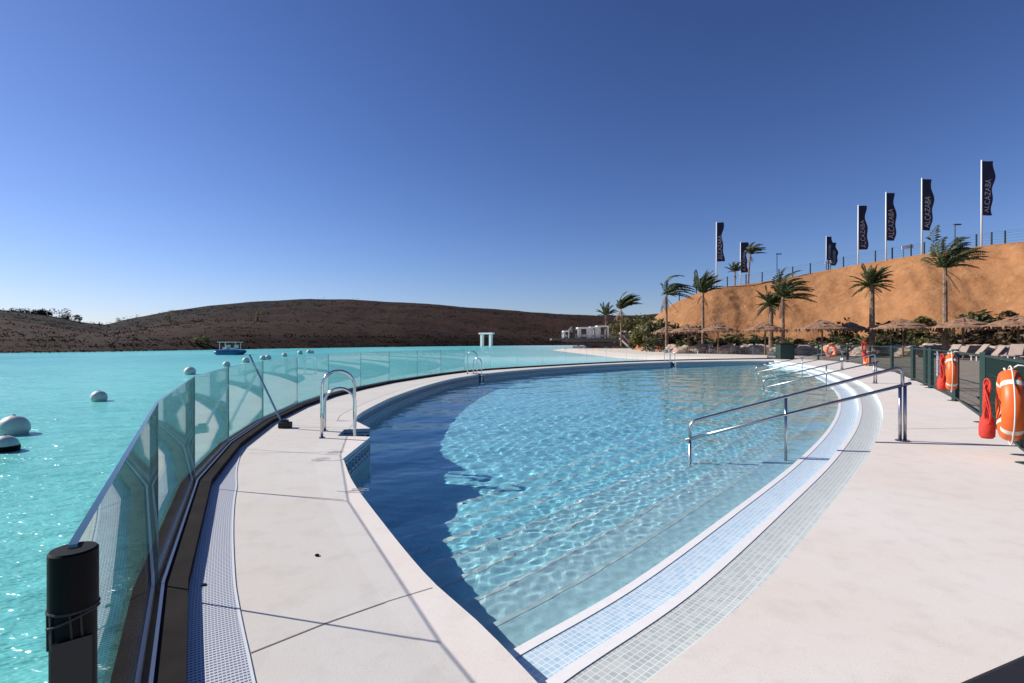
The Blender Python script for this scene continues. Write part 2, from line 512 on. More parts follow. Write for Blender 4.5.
def pool_deck():
    mb = MB()
    outer = [tuple(p) for p in K_in] + [tuple(p + np.array((.06, 0))) for p in FENCE[::-1]] + [(-1.2, -3.0), (-.25, -.1)]
    sheet(mb, outer, [POOL], 0.0)
    n = len(outer)
    for i in range(n):
        a, b = outer[i], outer[(i + 1) % n]
        mb.face([(a[0], a[1], 0), (b[0], b[1], 0), (b[0], b[1], -1.6), (a[0], a[1], -1.6)])
    return tag(mb.build("pool_deck", M_DECK), kind="structure")
pool_deck()

RECEIVERS = []
def pool_shell():
    # coping band along the left and far edge
    mb = MB()
    S = arclen(L_in)
    band = 0.27
    main = [p for p in L1]
    P1 = resample(L1, 0.2)
    O1 = poly_offset(P1, band); O1[0] = O1[0] + (O1[0] - O1[1]) * 2; 
    Q1 = P1 + normals(P1) * -0.02
    ribbon(mb, Q1, O1, 0.0012, 0.0012)
    P2 = resample(L2n, 0.12)
    # near platform fingers carry plain stone
    for poly in ([(-1.87, 5.60), (-1.93, 7.0), (-2.40, 7.04), (-2.62, 7.04), (-2.20, 5.50)], [(-2.48, 7.56), (-2.12, 7.66), (-2.57, 8.4), (-2.84, 8.4), (-2.72, 7.56)]):
        sheet(mb, poly, [], 0.0012)
    L2r = resample(L2, 0.2)
    seg = []
    skip = [(lad2_c, 0.36), (lad3_c, 0.38)]
    run = []
    for p in L2r:
        if any(np.linalg.norm(p - c) < r for c, r in skip):
            if len(run) > 1: seg.append(np.array(run))
            run = []
        else: run.append(p)
    seg.append(np.array(run))
    for P in seg:
        ribbon(mb, P + normals(P) * -0.02, P + normals(P) * band, 0.0012, 0.0012)
        Q = P + normals(P) * -0.02
        for i in range(len(Q) - 1):
            mb.face([(Q[i][0], Q[i][1], 0.0012), (Q[i][0], Q[i][1], -0.05), (Q[i + 1][0], Q[i + 1][1], -0.05), (Q[i + 1][0], Q[i + 1][1], 0.0012)])
    for i in range(len(Q1) - 1):
        mb.face([(Q1[i][0], Q1[i][1], 0.0012), (Q1[i][0], Q1[i][1], -0.05), (Q1[i + 1][0], Q1[i + 1][1], -0.05), (Q1[i + 1][0], Q1[i + 1][1], 0.0012)])
    o = mb.build("pool_coping", M_COPING); tag(o, kind="structure")
    # seam behind the coping
    mb = MB()
    pass
    for P in seg:
        Q = P + normals(P) * band
        ribbon(mb, Q, Q + normals(Q) * 0.012, 0.0022, 0.0022)
    # joints cut across the deck
    def joint(pts, w):
        P = np.array(pts, float); n = normals(P)
        ribbon(mb, P - n * w * .4, P + n * w * .4, 0.0024, 0.0024)
    joint([(-1.09, 2.135), (-.86, 2.36), (-.62, 2.56), (-.42, 2.70)], 0.009)
    joint([(-2.43, 4.45), (-1.9, 4.32), (-1.38, 4.20)], 0.007)
    joint([(-3.05, 5.95), (-2.6, 6.0), (-2.1, 6.02)], 0.008)
    joint([(-3.5, 7.75), (-3.0, 7.72), (-2.75, 7.72)], 0.012)
    for k, (a, b) in enumerate((((-4.0, 11.2), (-3.1, 11.2)), ((-3.6, 15.6), (-2.9, 15.4)), ((-2.6, 19.4), (-2.0, 19.1)), ((1.2, 25.7), (1.8, 25.4)), ((5.7, 7.6), (7.0, 7.7)), ((9.0, 12.2), (10.2, 12.0)))):
        joint([a, ((a[0] + b[0]) / 2, (a[1] + b[1]) / 2), b], 0.012)
    o = mb.build("deck_joints", M_JOINT); tag(o, kind="structure")
    # wall below the coping
    mb = MB()
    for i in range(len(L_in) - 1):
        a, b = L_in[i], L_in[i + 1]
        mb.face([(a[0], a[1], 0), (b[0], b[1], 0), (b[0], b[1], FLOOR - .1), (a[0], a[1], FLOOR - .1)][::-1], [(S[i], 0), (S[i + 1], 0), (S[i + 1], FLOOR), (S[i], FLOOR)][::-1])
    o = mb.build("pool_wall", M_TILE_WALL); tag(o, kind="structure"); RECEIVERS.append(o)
    # greek key border, a few millimetres proud of the wall
    mb = MB()
    key = ["#########", "#.......#", "#.#####.#", "#.#...#.#", "#.#.###.#", "#.#.....#", "#.#######"]
    key = ["........", ".######.", ".#....#.", ".#.##.#.", ".#.#..#.", ".#.####.", ".#......", "##......"]
    cell = 0.019
    P = resample(L_in, cell)
    # keep the corners: walk the original polyline
    seglen = np.linalg.norm(np.diff(L_in, axis=0), axis=1)
    s = 0.0
    total = S[-1]
    def at(s):
        return np.array([np.interp(s, S, L_in[:, 0]), np.interp(s, S, L_in[:, 1])])
    lim = np.interp(1.0, [0, 1], [0, total])
    cols = int(total / cell)
    key_from = arclen(L1)[-1] + 0.05
    for ci in range(cols):
        s0, s1 = ci * cell, (ci + 1) * cell
        if s0 < key_from: continue
        a, b = at(s0), at(s1)
        t = b - a
        ln = np.linalg.norm(t)
        if ln < 1e-6: continue
        n = np.array([t[1], -t[0]]) / ln * 0.003
        a = a + n; b = b + n
        spans = []
        rows = [r[ci % 8] for r in key]
        r = 0
        while r < len(rows):
            if rows[r] == '#':
                e = r
                while e < len(rows) and rows[e] == '#': e += 1
                spans.append((r, e)); r = e
            else: r += 1
        spans.append((-1.2, -0.7)); spans.append((8.4, 8.9))
        for (r0, r1) in spans:
            z0 = -0.075 - r0 * cell; z1 = -0.075 - r1 * cell
            mb.face([(a[0], a[1], z1), (b[0], b[1], z1), (b[0], b[1], z0), (a[0], a[1], z0)][::-1])
    o = mb.build("pool_wall_border", M_KEY); tag(o, kind="structure")
    # floor
    mb = MB()
    cen = np.array(POOL)
    sheet(mb, POOL, [], FLOOR)
    o = mb.build("pool_floor", M_TILE_POOL); tag(o, kind="structure"); RECEIVERS.append(o)
    # steps
    rise, go, N = 0.12, 0.39, 9
    STEP_Z = [-.12, -.235, -.41, -.54, -.66, -.78, -.90, -1.02, -1.14]
    n = normals(A_full)
    s = arclen(A_full)
    LX = np.array([p[0] for p in POOL]); LY = np.array([p[1] for p in POOL])
    def off(k): return A_full + n * go * k
    ok0 = inside(POOL, A_full[:, 0] + n[:, 0] * .05, A_full[:, 1] + n[:, 1] * .05)
    groups = {"sage": MB(), "sky": MB(), "step": MB(), "mid": MB(), "deep": MB(), "nose": MB(), "riser": MB(), "riserdeep": MB()}
    for k in range(N):
        z = STEP_Z[k]
        P0, P1 = off(k), off(k + 1)
        Pn = A_full + n * (go * (k + 1) - (0.06 if k < 2 else 0.045))
        mid = (P0 + P1) / 2
        good = inside(POOL, mid[:, 0], mid[:, 1])
        # let each tread run a little way behind the walls
        idx = np.where(good)[0]
        a, b = max(0, idx.min() - 2), min(len(A_full), idx.max() + 4)
        sl = slice(a, b)
        dst = "sage" if k == 0 else "sky" if k == 1 else "step" if k < 4 else "mid" if k < 6 else "deep"  # tile colours turn bluer downwards, imitating the water's absorption with depth
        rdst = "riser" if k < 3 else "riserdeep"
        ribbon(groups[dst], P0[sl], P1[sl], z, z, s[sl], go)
        ribbon(groups["nose"], Pn[sl], P1[sl] , z + 0.004, z + 0.004, s[sl], 0.05)
        for i in range(a, b - 1):
            p, q = P1[i], P1[i + 1]
            zb = STEP_Z[k + 1] if k < N - 1 else FLOOR
            groups[rdst].face([(p[0], p[1], z + .004), (q[0], q[1], z + .004), (q[0], q[1], zb), (p[0], p[1], zb)], [(s[i], 0), (s[i + 1], 0), (s[i + 1], -rise), (s[i], -rise)])
            if k == 0:
                p, q = P0[i], P0[i + 1]
                groups["riser"].face([(p[0], p[1], 0), (q[0], q[1], 0), (q[0], q[1], z), (p[0], p[1], z)], [(s[i], 0), (s[i + 1], 0), (s[i + 1], -rise), (s[i], -rise)])
    for key_, nm, m in (("sage", "pool_step_upper", M_TILE_SAGE), ("sky", "pool_step_waterline", M_TILE_SKY), ("step", "pool_steps_submerged", M_TILE_STEP), ("mid", "pool_steps_middle", M_TILE_STEP_TINTED), ("deep", "pool_steps_deep", M_TILE_POOL), ("riserdeep", "pool_step_risers_deep", M_TILE_STEP_TINTED), ("nose", "pool_step_nosing", M_NOSING), ("riser", "pool_step_risers", M_TILE_STEP)):
        o = groups[key_].build(nm, m); tag(o, kind="structure"); RECEIVERS.append(o)
    # water surface: real ripples
    xs = np.concatenate([np.arange(-3.3, 5.0, 0.026), np.arange(5.0, 19.0, 0.045)])
    ys = np.concatenate([np.arange(1.6, 7, 0.022), np.arange(7, 12, 0.036), np.arange(12, 20, 0.06), np.arange(20, 35.6, 0.10)])
    X, Y = np.meshgrid(xs, ys)
    Z = np.full(X.shape, WL)
    # short ripples break over the shallow steps and die down over deep water
    dA = np.full(X.shape, 99.0)
    for p in A_full[::2]:
        dA = np.minimum(dA, np.hypot(X - p[0], Y - p[1]))
    shallow = np.clip((3.8 - dA) / 2.0, 0.0, 1.0) * (0.45 + 0.55 * np.clip((dA - 0.9) / 0.9, 0, 1))
    for wl, amp, cnt, keep in ((1.5, 0.0024, 7, 1), (0.7, 0.0009, 9, .9), (0.36, 0.00042, 12, .9), (0.19, 0.00023, 14, .75), (0.12, 0.00021, 18, .32), (0.085, 0.00011, 18, 0.12)):
        for _ in range(cnt):
            a = rng.normal(R(-60), 0.85); l = wl * rng.uniform(0.7, 1.35); ph = rng.uniform(0, 6.28)
            k = 2 * math.pi / l
            Z += (keep + (1 - keep) * shallow) * amp * rng.uniform(.5, 1.2) * np.sin(k * (X * math.cos(a) + Y * math.sin(a)) + ph + 0.5 * np.sin(0.37 * X * k * .3 + .5 * Y * k * .2))
    inn = inside(POOL, X, Y)
    # grow by one cell so that the surface runs just behind the walls
    g = inn.copy()
    for _ in range(2):
        h = g.copy(); h[1:] |= g[:-1]; h[:-1] |= g[1:]; h[:, 1:] |= g[:, :-1]; h[:, :-1] |= g[:, 1:]; g = h
    cellok = g[:-1, :-1] & g[1:, :-1] & g[:-1, 1:] & g[1:, 1:]
    # nothing under the dry steps
    A1 = A_full + n * 0.7
    idm = -np.ones(X.shape, int)
    use = np.zeros(X.shape, bool)
    use[:-1, :-1] |= cellok; use[1:, :-1] |= cellok; use[:-1, 1:] |= cellok; use[1:, 1:] |= cellok
    idm[use] = np.arange(use.sum())
    V = np.stack([X[use], Y[use], Z[use]], 1)
    jj, ii = np.where(cellok)
    Fq = np.stack([idm[jj, ii], idm[jj, ii + 1], idm[jj + 1, ii + 1], idm[jj + 1, ii]], 1)
    me = bpy.data.meshes.new("pool_water")
    me.from_pydata(V.tolist(), [], Fq.tolist()); me.shade_smooth()
    o = link_mesh("pool_water", me, M_WATER); tag(o, kind="structure")
    o.cycles.is_caustics_caster = True
pool_shell()

# lagoon, beach
SHORE = [(20.0, 38.7), (14.5, 42), (10.5, 54), (8.5, 78), (7.0, 104)]
def lagoon():
    mb = MB()
    edge = [tuple(p) for p in poly_offset(J, 0.06)]
    outer = [(-1.0, -40), (-.2, -.1)] + edge + [(20.2, 39)] + [(16.5, 43.5), (12.5, 55), (10.5, 79), (9.5, 110), (40, 125), (90, 300)] + [(-600, 300), (-600, -40)]
    sheet(mb, outer, [], LAG)
    tag(mb.build("lagoon_water", M_LAGOON), kind="structure")
lagoon()

def beach():
    m, nt, b = principled("beach_sand", (0.3, 0.26, 0.2), 0.95, spec=0.1)
    p = position(nt)
    sep = nt.nodes.new("ShaderNodeSeparateXYZ"); nt.links.new(p, sep.inputs[0])
    f = noise_tex(nt, p, 0.5, 7, 0.65); g = noise_tex(nt, p, 9.0, 5, 0.7)
    earth = mixrgb(nt, ramp(nt, f, [(0.3, 0.0), (0.7, 1.0)]), (0.19, 0.165, 0.13), (0.27, 0.235, 0.185))
    pale = mixrgb(nt, f, (0.74, 0.66, 0.58), (0.66, 0.56, 0.48))
    # pale imported sand in front of the lagoon, raked brown earth behind the fence
    t = nmath(nt, 'SUBTRACT', nmath(nt, 'MULTIPLY', sep.outputs[1], 0.50), nmath(nt, 'MULTIPLY', sep.outputs[0], 1.0))
    t = nmath(nt, 'ADD', t, nmath(nt, 'MULTIPLY', f, 3.0))
    t = nmath(nt, 'MULTIPLY', nmath(nt, 'ADD', t, 3.0), 0.3, clamp=True)
    nt.links.new(mixrgb(nt, t, earth, pale), b.inputs["Base Color"])
    bump(nt, b, g, 0.7, 0.03)
    mb = MB()
    inner = [(21.3, 39.2), (17.0, 44.5), (13.5, 56), (12, 79), (11, 104)]
    n = len(SHORE)
    for i in range(n - 1):
        mb.face([(*SHORE[i], -0.6), (*SHORE[i + 1], -0.6), (*inner[i + 1], -0.06), (*inner[i], -0.06)][::-1])
    outer = inner + [(20, 112), (60, 112), (110, 70), (90, 10), (40, -20), (6, -6)] + [tuple(p) for p in FENCE]
    sheet(mb, outer, [], -0.06)
    tag(mb.build("beach_sand", m), kind="structure")
beach()

# ------------------------------------------------------------------ hills and bank
def fbm(x, y, z=0.0, o=4):
    return noise.fractal(Vector((x, y, z)), 1.0, 2.0, o)

def hill():
    ridge = [(-700, 322), (-300, 300), (0, 312), (30, 315), (50, 317), (80, 323.5), (105, 326), (130, 321), (170, 312.5), (210, 306.5), (250, 303), (300, 300.5), (350, 300.5), (400, 303), (450, 306.5), (500, 310.5), (560, 314.5), (600, 316.5), (640, 316), (680, 312), (740, 308), (900, 300)]
    shore = [(-700, 70), (0, 78), (100, 86), (200, 105), (300, 132), (400, 165), (480, 205), (560, 240), (900, 260)]
    rdist = [(-700, 180), (0, 230), (90, 300), (200, 330), (350, 380), (560, 430), (900, 460)]
    I = lambda tab, x: float(np.interp(x, [t[0] for t in tab], [t[1] for t in tab]))
    xs = np.concatenate([np.arange(-700, 0, 20), np.arange(0, 700, 3.0), np.arange(700, 901, 12)])
    us = np.concatenate([np.linspace(0, 1, 42), np.linspace(1.05, 1.6, 6)])
    V = []
    for u in us:
        for x in xs:
            S, Rd = I(shore, x), I(rdist, x)
            yr = I(ridge, x)
            H = EYE + (341.5 - yr) / F * Rd
            Yd = S + (Rd - S) * u
            prof = min(u, 1.0) ** 0.85 if u <= 1 else 1 - 0.35 * (u - 1)
            X = (x - 512) / F * Yd
            nz = fbm(X * .02, Yd * .02, 1.0, 5) * 2.2 * min(1, u * 4) * (1.0 - 0.75 * min(1, max(0, u - .7) / .3))
            nz += 0.12 * noise.noise(Vector((X * .25, Yd * .25, 3)))
            z = -0.8 + (H + 0.8) * prof + nz + (0.9 * min(1, u * 18))
            if u >= 1: z = H + nz * .4 - (u - 1) * 10
            V.append((X, Yd, z))
    nx = len(xs)
    Fs = [(j * nx + i, j * nx + i + 1, (j + 1) * nx + i + 1, (j + 1) * nx + i) for j in range(len(us) - 1) for i in range(nx - 1)]
    me = bpy.data.meshes.new("hills"); me.from_pydata(V, [], Fs); me.shade_smooth()
    m, nt, b = principled("dry_hill", (0.05, 0.03, 0.02), 0.95, spec=0.1)
    p = position(nt)
    f = noise_tex(nt, p, 0.02, 8, 0.65, (0.5, 1, 2.5)); g = noise_tex(nt, p, 0.22, 6, 0.7, (0.35, 1, 2.5)); h = noise_tex(nt, p, 0.9, 4, 0.7)
    col = mixrgb(nt, ramp(nt, f, [(0.38, 0.0), (0.62, 1.0)]), (0.026, 0.0125, 0.008), (0.044, 0.022, 0.0135))
    col = mixrgb(nt, nmath(nt, 'MULTIPLY', ramp(nt, g, [(0.52, 0.0), (0.7, 1.0)]), 0.55), col, (0.013, 0.009, 0.006))
    col = mixrgb(nt, nmath(nt, 'MULTIPLY', ramp(nt, h, [(0.6, 0.0), (0.75, 1.0)]), 0.5), col, (0.066, 0.036, 0.021))
    sep = nt.nodes.new("ShaderNodeSeparateXYZ"); nt.links.new(p, sep.inputs[0])
    west = nmath(nt, 'MULTIPLY', nmath(nt, 'SUBTRACT', -75.0, nmath(nt, 'ADD', sep.outputs[0], nmath(nt, 'MULTIPLY', f, 60.0))), 0.03, clamp=True)
    col = mixrgb(nt, nmath(nt, 'MULTIPLY', west, 0.95), col, mixrgb(nt, g, (0.008, 0.006, 0.004), (0.017, 0.011, 0.007)))   # scrub-covered western hill
    nt.links.new(col, b.inputs["Base Color"])
    bump(nt, b, g, 0.8, 1.0)
    o = link_mesh("hills", me, m); tag(o, kind="structure")
    return V, nx, len(us)
HV, HNX, HNU = hill()

CREST = [(1180, 54, 229), (1100, 58, 233), (1024, 62, 241.5), (981, 66, 246), (921, 69, 254.5), (858, 77, 264.5), (820, 80, 271.5), (762, 83, 282), (717, 84, 288), (690, 86, 296), (668, 87, 307), (652, 89, 320), (640, 92, 333)]
crest3 = np.array([(atx(a, Y), Y, atz(y, Y)) for a, Y, y in CREST])
crest3 = resample(spline([tuple(p) for p in crest3], 0.5), 0.5)
def bank():
    per = np.array([-0.61, -0.79])
    V = []; nU = 46
    nS = len(crest3)
    for j in range(nU + 6):
        for i in range(nS):
            c = crest3[i]
            run = max(2.0, c[2] * 1.42)
            if j >= 6:
                u = (j - 6) / nU
                x, y = c[0] + per[0] * run * u, c[1] + per[1] * run * u
                z = c[2] * (1 - u ** 1.12) - 0.3 * u
                rill = noise.noise(Vector((i * .11 + u * 1.5, u * 1.2, 7))) * .38 + noise.noise(Vector((i * .33 + u * 3, u * 2.0, 2))) * .30
                z += rill * min(1, u * 6) * min(1, c[2] / 5)
                z += 0.22 * noise.noise(Vector((x * .9, y * .9, z * .9))) * min(1, u * 8)
            else:
                d = (6 - j) ** 1.6 * 1.4
                x, y = c[0] - per[0] * d, c[1] - per[1] * d
                z = c[2] + 0.03 * d * 0 - 0.02
                z = c[2] - d * 0.02
            V.append((x, y, z))
    Fs = [(j * nS + i, (j + 1) * nS + i, (j + 1) * nS + i + 1, j * nS + i + 1)[::-1] for j in range(nU + 5) for i in range(nS - 1)]
    me = bpy.data.meshes.new("earth_bank"); me.from_pydata(V, [], Fs); me.shade_smooth()
    m, nt, b = principled("orange_earth", (0.4, 0.2, 0.1), 0.95, spec=0.1)
    p = position(nt)
    f = noise_tex(nt, p, 0.25, 7, 0.65); g = noise_tex(nt, p, 1.6, 7, 0.75); st = noise_tex(nt, p, 0.8, 5, 0.6, (1.2, 1.2, 0.3))
    col = mixrgb(nt, ramp(nt, f, [(0.35, 0.0), (0.65, 1.0)]), (0.31, 0.142, 0.060), (0.40, 0.195, 0.088))
    col = mixrgb(nt, nmath(nt, 'MULTIPLY', ramp(nt, g, [(0.5, 0.0), (0.75, 1.0)]), 0.5), col, (0.22, 0.095, 0.040))
    col = mixrgb(nt, nmath(nt, 'MULTIPLY', ramp(nt, st, [(0.55, 0.0), (0.68, 1.0)]), 0.6), col, (0.44, 0.235, 0.115))
    rl = noise_tex(nt, p, 1.5, 6, 0.7, (1.3, 1.3, 0.16))
    col = mixrgb(nt, nmath(nt, 'MULTIPLY', ramp(nt, rl, [(0.30, 1.0), (0.43, 0.0)]), 0.7), col, (0.21, 0.09, 0.038))
    nt.links.new(col, b.inputs["Base Color"])
    bump(nt, b, nmath(nt, 'ADD', g, nmath(nt, 'MULTIPLY', st, 1.5)), 0.8, 0.17)
    tag(link_mesh("earth_bank", me, m), kind="structure")
bank()
def crest_at(px):
    q = crest3[:, 0] / crest3[:, 1] * F + 512
    k = int(np.argmin(np.abs(q - px)))
    return Vector(crest3[k])
def bank_z(x, y):
    # height of the bank below a point: find the nearest crest line sample along the slope direction
    d = (crest3[:, :2] - np.array((x, y)))
    per = np.array([-0.61, -0.79]); t = np.array([per[1], -per[0]])
    k = int(np.argmin(np.abs(d @ t)))
    c = crest3[k]; dist = (np.array((x, y)) - c[:2]) @ per
    u = dist / max(2.0, c[2] * 1.42)
    if u > 1: return -0.06
    if u < 0: return c[2]
    return c[2] * (1 - u ** 1.12) - .3 * u

# ------------------------------------------------------------------ vegetation
def leaf_quads(mb, P, size, wind=0.0):
    for p in P:
        a = Vector((random.gauss(0, 1), random.gauss(0, 1), random.gauss(0, .7))).normalized()
        b = a.cross(Vector((random.gauss(0, 1), random.gauss(0, 1), random.gauss(0, 1)))).normalized()
        s = size * random.uniform(.6, 1.4)
        p = Vector(p)
        mb.face([p - a * s, p + b * s * .45, p + a * s, p - b * s * .45])

def shrub_mesh(w, h, n, leaf, mat, name="shrub", lobes=6, lean=0.0):
    mb = MB()
    pts = []
    cs = [(random.uniform(-.5, .5) * w, random.uniform(-.5, .5) * w, random.uniform(.25, .75) * h, random.uniform(.22, .45)) for _ in range(lobes)]
    for _ in range(n):
        cx, cy, cz, r = random.choice(cs)
        d = Vector((random.gauss(0, 1), random.gauss(0, 1), random.gauss(0, 1))).normalized() * (random.random() ** .4)
        z = cz + d.z * r * h
        if z < 0: z = abs(z) * .3
        pts.append((cx + d.x * r * w + lean * z, cy + d.y * r * w, z))
    leaf_quads(mb, pts, leaf)
    st = MB()
    for (cx, cy, cz, r) in cs:
        st.tube([(0, 0, -.1), (cx * .5, cy * .5, cz * .5), (cx + lean * cz, cy, cz)], [.06 * h * .4, .04 * h * .4, .015 * h * .4], 5)
    return mb, st

def shrub(name, x, y, z, w, h, n, leaf, mat, label, group=None, lobes=6, cat="shrub", lean=0.0):
    t = empty(name, (x, y, z))
    tag(t, label, cat, group)
    a, s = shrub_mesh(w, h, n, leaf, mat, lobes=lobes, lean=lean)
    a.build("foliage", mat, t)
    s.build("stem", M_TRUNK, t)
    return t

def frond(mb, base, az, el, L, droop, wind, leaf=0.45, pairs=22, wid=0.045):
    """a feather frond: arching midrib and pairs of narrow hanging leaflets"""
    p = Vector(base)
    d = Vector((math.cos(az) * math.cos(el), math.sin(az) * math.cos(el), math.sin(el)))
    steps = pairs
    pts = [p.copy()]
    for i in range(steps):
        d = (d + Vector((wind * .075, wind * .012, -droop * .07 * (0.4 + i / steps))) * (22 / steps)).normalized()
        p = p + d * (L / steps)
        pts.append(p.copy())
    mb.tube(pts, [0.035 * (1 - .8 * i / steps) * L / 3 for i in range(steps + 1)], 4, cap=False)
    for i in range(2, steps + 1):
        t = (pts[i] - pts[i - 1]).normalized()
        side = t.cross(Vector((0, 0, 1)))
        if side.length < .05: side = t.cross(Vector((0, 1, 0)))
        side.normalize()
        q = i / steps
        ln = leaf * L / 2.6 * (math.sin(math.pi * min(1, q * .85 + .12)) ** .6) * random.uniform(.8, 1.15)
        for sg in (-1, 1):
            v = (side * sg * .75 + t * .65 + Vector((wind * .25, 0, -.35 - .2 * random.random()))).normalized()
            e = pts[i] + v * ln
            m_ = pts[i] + v * ln * .5 + Vector((0, 0, .04 * ln))
            wv = t * wid * L / 2.6
            mb.face([pts[i] - wv * .5, m_ - wv, e, m_ + wv])

def palm(px, Y, base_z, crown_py, L, nf, wind, label, name="palm_tree", lean=0.0, r=0.10, spread=(-.35, 1.35), droop=1.0, group=None, fan=False, thick=1.0, up_only=False, z_off=0.0):
    x = atx(px, Y)
    H = atz(crown_py, Y) - base_z
    t = empty(name, (x, Y, base_z)); tag(t, label, "palm tree", group)
    mb = MB()
    N = 26
    path = []; rad = []
    for i in range(N + 1):
        q = i / N
        path.append((lean * q * q * H, 0, q * H))
        rad.append(r * (1.25 - .45 * q + (.55 * max(0, q - .9) * 6 if fan else 0) + (.06 if i % 2 else 0)))
    mb.tube(path, rad, 9)
    mb.build("trunk", M_TRUNK, t)
    mb = MB()
    top = Vector((lean * H, 0, H))
    for k in range(nf):
        az = 2 * math.pi * k * 0.381966 * 1.0 + random.uniform(-.2, .2)
        el = spread[0] + (spread[1] - spread[0]) * ((k + .5) / nf) ** .8 + random.uniform(-.1, .1)
        frond(mb, top + Vector((0, 0, random.uniform(-.2, .1))), az, el, L * random.uniform(.8, 1.1), droop, wind, pairs=20, wid=0.05 * thick)
    mb.build("crown", M_FROND, t)
    mb = MB()
    for k in range(5):
        frond(mb, top - Vector((0, 0, .15 + .1 * k)), random.uniform(0, 6.28), random.uniform(-1.1, -.5), L * random.uniform(.4, .6), droop, wind * .3, pairs=16, wid=0.04 * thick)
    mb.build("dead_fronds", M_THATCH, t)
    return t

palm(945, 42, -.06, 268, 3.7, 24, 1.0, "tall palm with wind-blown fronds before the bank, largest of the palms", spread=(.5, 1.5), droop=.6, r=.17, thick=1.3)
palm(872, 48, -.06, 284, 2.1, 44, .45, "stout palm with a full round crown before the bank, left of the tallest palm", r=.22, spread=(-.3, 1.45), droop=.6, fan=True, thick=2.0)
palm(783, 50, -.06, 297, 3.3, 26, 1.2, "palm before the bank with its crown blown right, above the dark cabinet", spread=(.25, 1.45), r=.15, droop=.7, thick=1.5)
palm(771, 53, -.06, 304, 2.0, 40, .3, "shorter thick-trunked palm just left of the one above the dark cabinet", r=.20, spread=(-.4, 1.3), droop=.7, fan=True, thick=1.9)
palm(703, 60, -.06, 293, 2.7, 30, .55, "slim palm with a short upright crown below the leftmost tall banner", r=.15, spread=(.65, 1.55), droop=.5, thick=2.0)
palm(666.5, 62, -.06, 294, 4.2, 12, 2.0, "pole-straight palm at the left end of the bank, its few fronds blown sideways", r=.14, spread=(.3, 1.4), droop=.9, thick=1.6)
palm(621, 100, .4, 309, 4.4, 24, 1.0, "dark palm behind the white cabanas, taller of the two", r=.14, spread=(.75, 1.55), droop=.35, thick=2.4)
palm(606, 104, .4, 315, 3.0, 20, .2, "low pale palm behind the white cabanas, left of the taller one", r=.14, spread=(.2, 1.4), droop=.8, thick=2.0)
c = crest_at(748); palm(748, 100, c.z - .5, 254, 3.4, 18, 1.2, "bent palm on top of the bank beside the second tall banner", r=.16, spread=(.5, 1.5), droop=.4, lean=.06, thick=2.4)
palm(735, 108, c.z - 1.0, 271, 2.4, 22, .3, "small palm on top of the bank between the two left banners", r=.14, spread=(.3, 1.5), droop=.6, thick=2.2)

# shrubs along the foot of the bank
grp = "shrubs along the foot of the bank"
sh_lib = []
for k in range(6):
    mat = (M_SHRUB, M_SHRUB_OLIVE, M_DRY, M_SCRUB, M_DRY, M_SHRUB_OLIVE)[k]
    t = shrub("shrub", 0, 0, 0, 1.6, 1.5, 420, .16, mat, "low leafy shrub among the planting at the foot of the orange bank", grp)
    sh_lib.append(t)
used = set()
cnt = 0
NSH = 92
for i in range(NSH):
    px = 655 + 410 * ((i + random.random()) / NSH)
    base = 63.5 - (px - 680) * .05 + random.uniform(-3.0, 7.0)
    x = atx(px, base)
    z = bank_z(x, base)
    if z > 2.6: base -= 3; x = atx(px, base); z = bank_z(x, base)
    src = sh_lib[i % 6]
    o = src if i < 6 else copy_tree(src)
    o.location = (x, base, max(-.06, z) - .05)
    s = random.uniform(.8, 1.7)
    o.scale = (s * 1.2, s * 1.2, s * random.uniform(.7, 1.1)); o.rotation_euler = (0, 0, random.uniform(0, 6))
for k in range(44):      # dry bushes a little way up the slope
    px = random.uniform(672, 1030)
    Y = 66 - (px - 680) * .045 + random.uniform(0, 7)
    x = atx(px, Y); z = bank_z(x, Y)
    if z > 4.2 or z < .3: continue
    o = copy_tree(sh_lib[random.choice((1, 3, 3, 4))])
    o.location = (x, Y, z - .15); q = random.uniform(.45, 1.0); o.scale = (q * 1.2, q * 1.2, q); o.rotation_euler = (0, 0, random.uniform(0, 6))
    tag(o, "small dry bush growing on the lower slope of the orange bank", None, "bushes on the lower slope")
for (px, Y, w, h, n, leaf, lab) in ((846, 50, 2.0, 3.2, 500, .20, "dark upright bush with broad leaves left of the stout palm"),
        (890, 50, 3.0, 2.4, 500, .2, "dark low bush just right of the stout palm's trunk"),
        (967, 46, 3.0, 2.6, 420, .16, "dry brown bush growing up the bank right of the tallest palm")):
    shrub("bush", atx(px, Y), Y, -.06, w, h, n, leaf, M_SHRUB if "dark" in lab else M_SCRUB, lab, None, 7, "bush")
# taller bushes behind the beach club
for i, (px, Y, w, h, mat, lab) in enumerate(((630, 112, 6.0, 7.0, M_SHRUB_OLIVE, "olive green bush rising behind the stair of the beach club"),
        (641, 110, 6.0, 7.2, M_SHRUB, "dark green bush right of the olive bush at the beach club"),
        (652, 109, 6.0, 7.0, M_SHRUB_OLIVE, "olive bush directly left of the pole-straight palm"),
        (661, 88, 4.5, 5.0, M_SHRUB, "dark bush at the left foot of the orange bank"),
        (676, 74, 5.0, 3.6, M_SCRUB, "dry brown bush low at the left end of the bank, right of the pole-straight palm"),
        (662, 76, 4.2, 4.4, M_SHRUB, "dense dark bush left of the pole-straight palm, in front of the olive one"),
        (648, 82, 4.6, 4.2, M_SHRUB_OLIVE, "olive bush hiding the low left tip of the orange bank"),
        (640, 86, 3.6, 2.6, M_SHRUB, "small dark bush on the pale sand beside the beach club stair"),
        (684, 70, 4.4, 3.0, M_DRY, "low dark bush between the pole-straight palm and the slim palm"))):
    shrub("bush", atx(px, Y), Y, -.06, w, h, 2200, .34, mat, lab, None, 9, "bush")

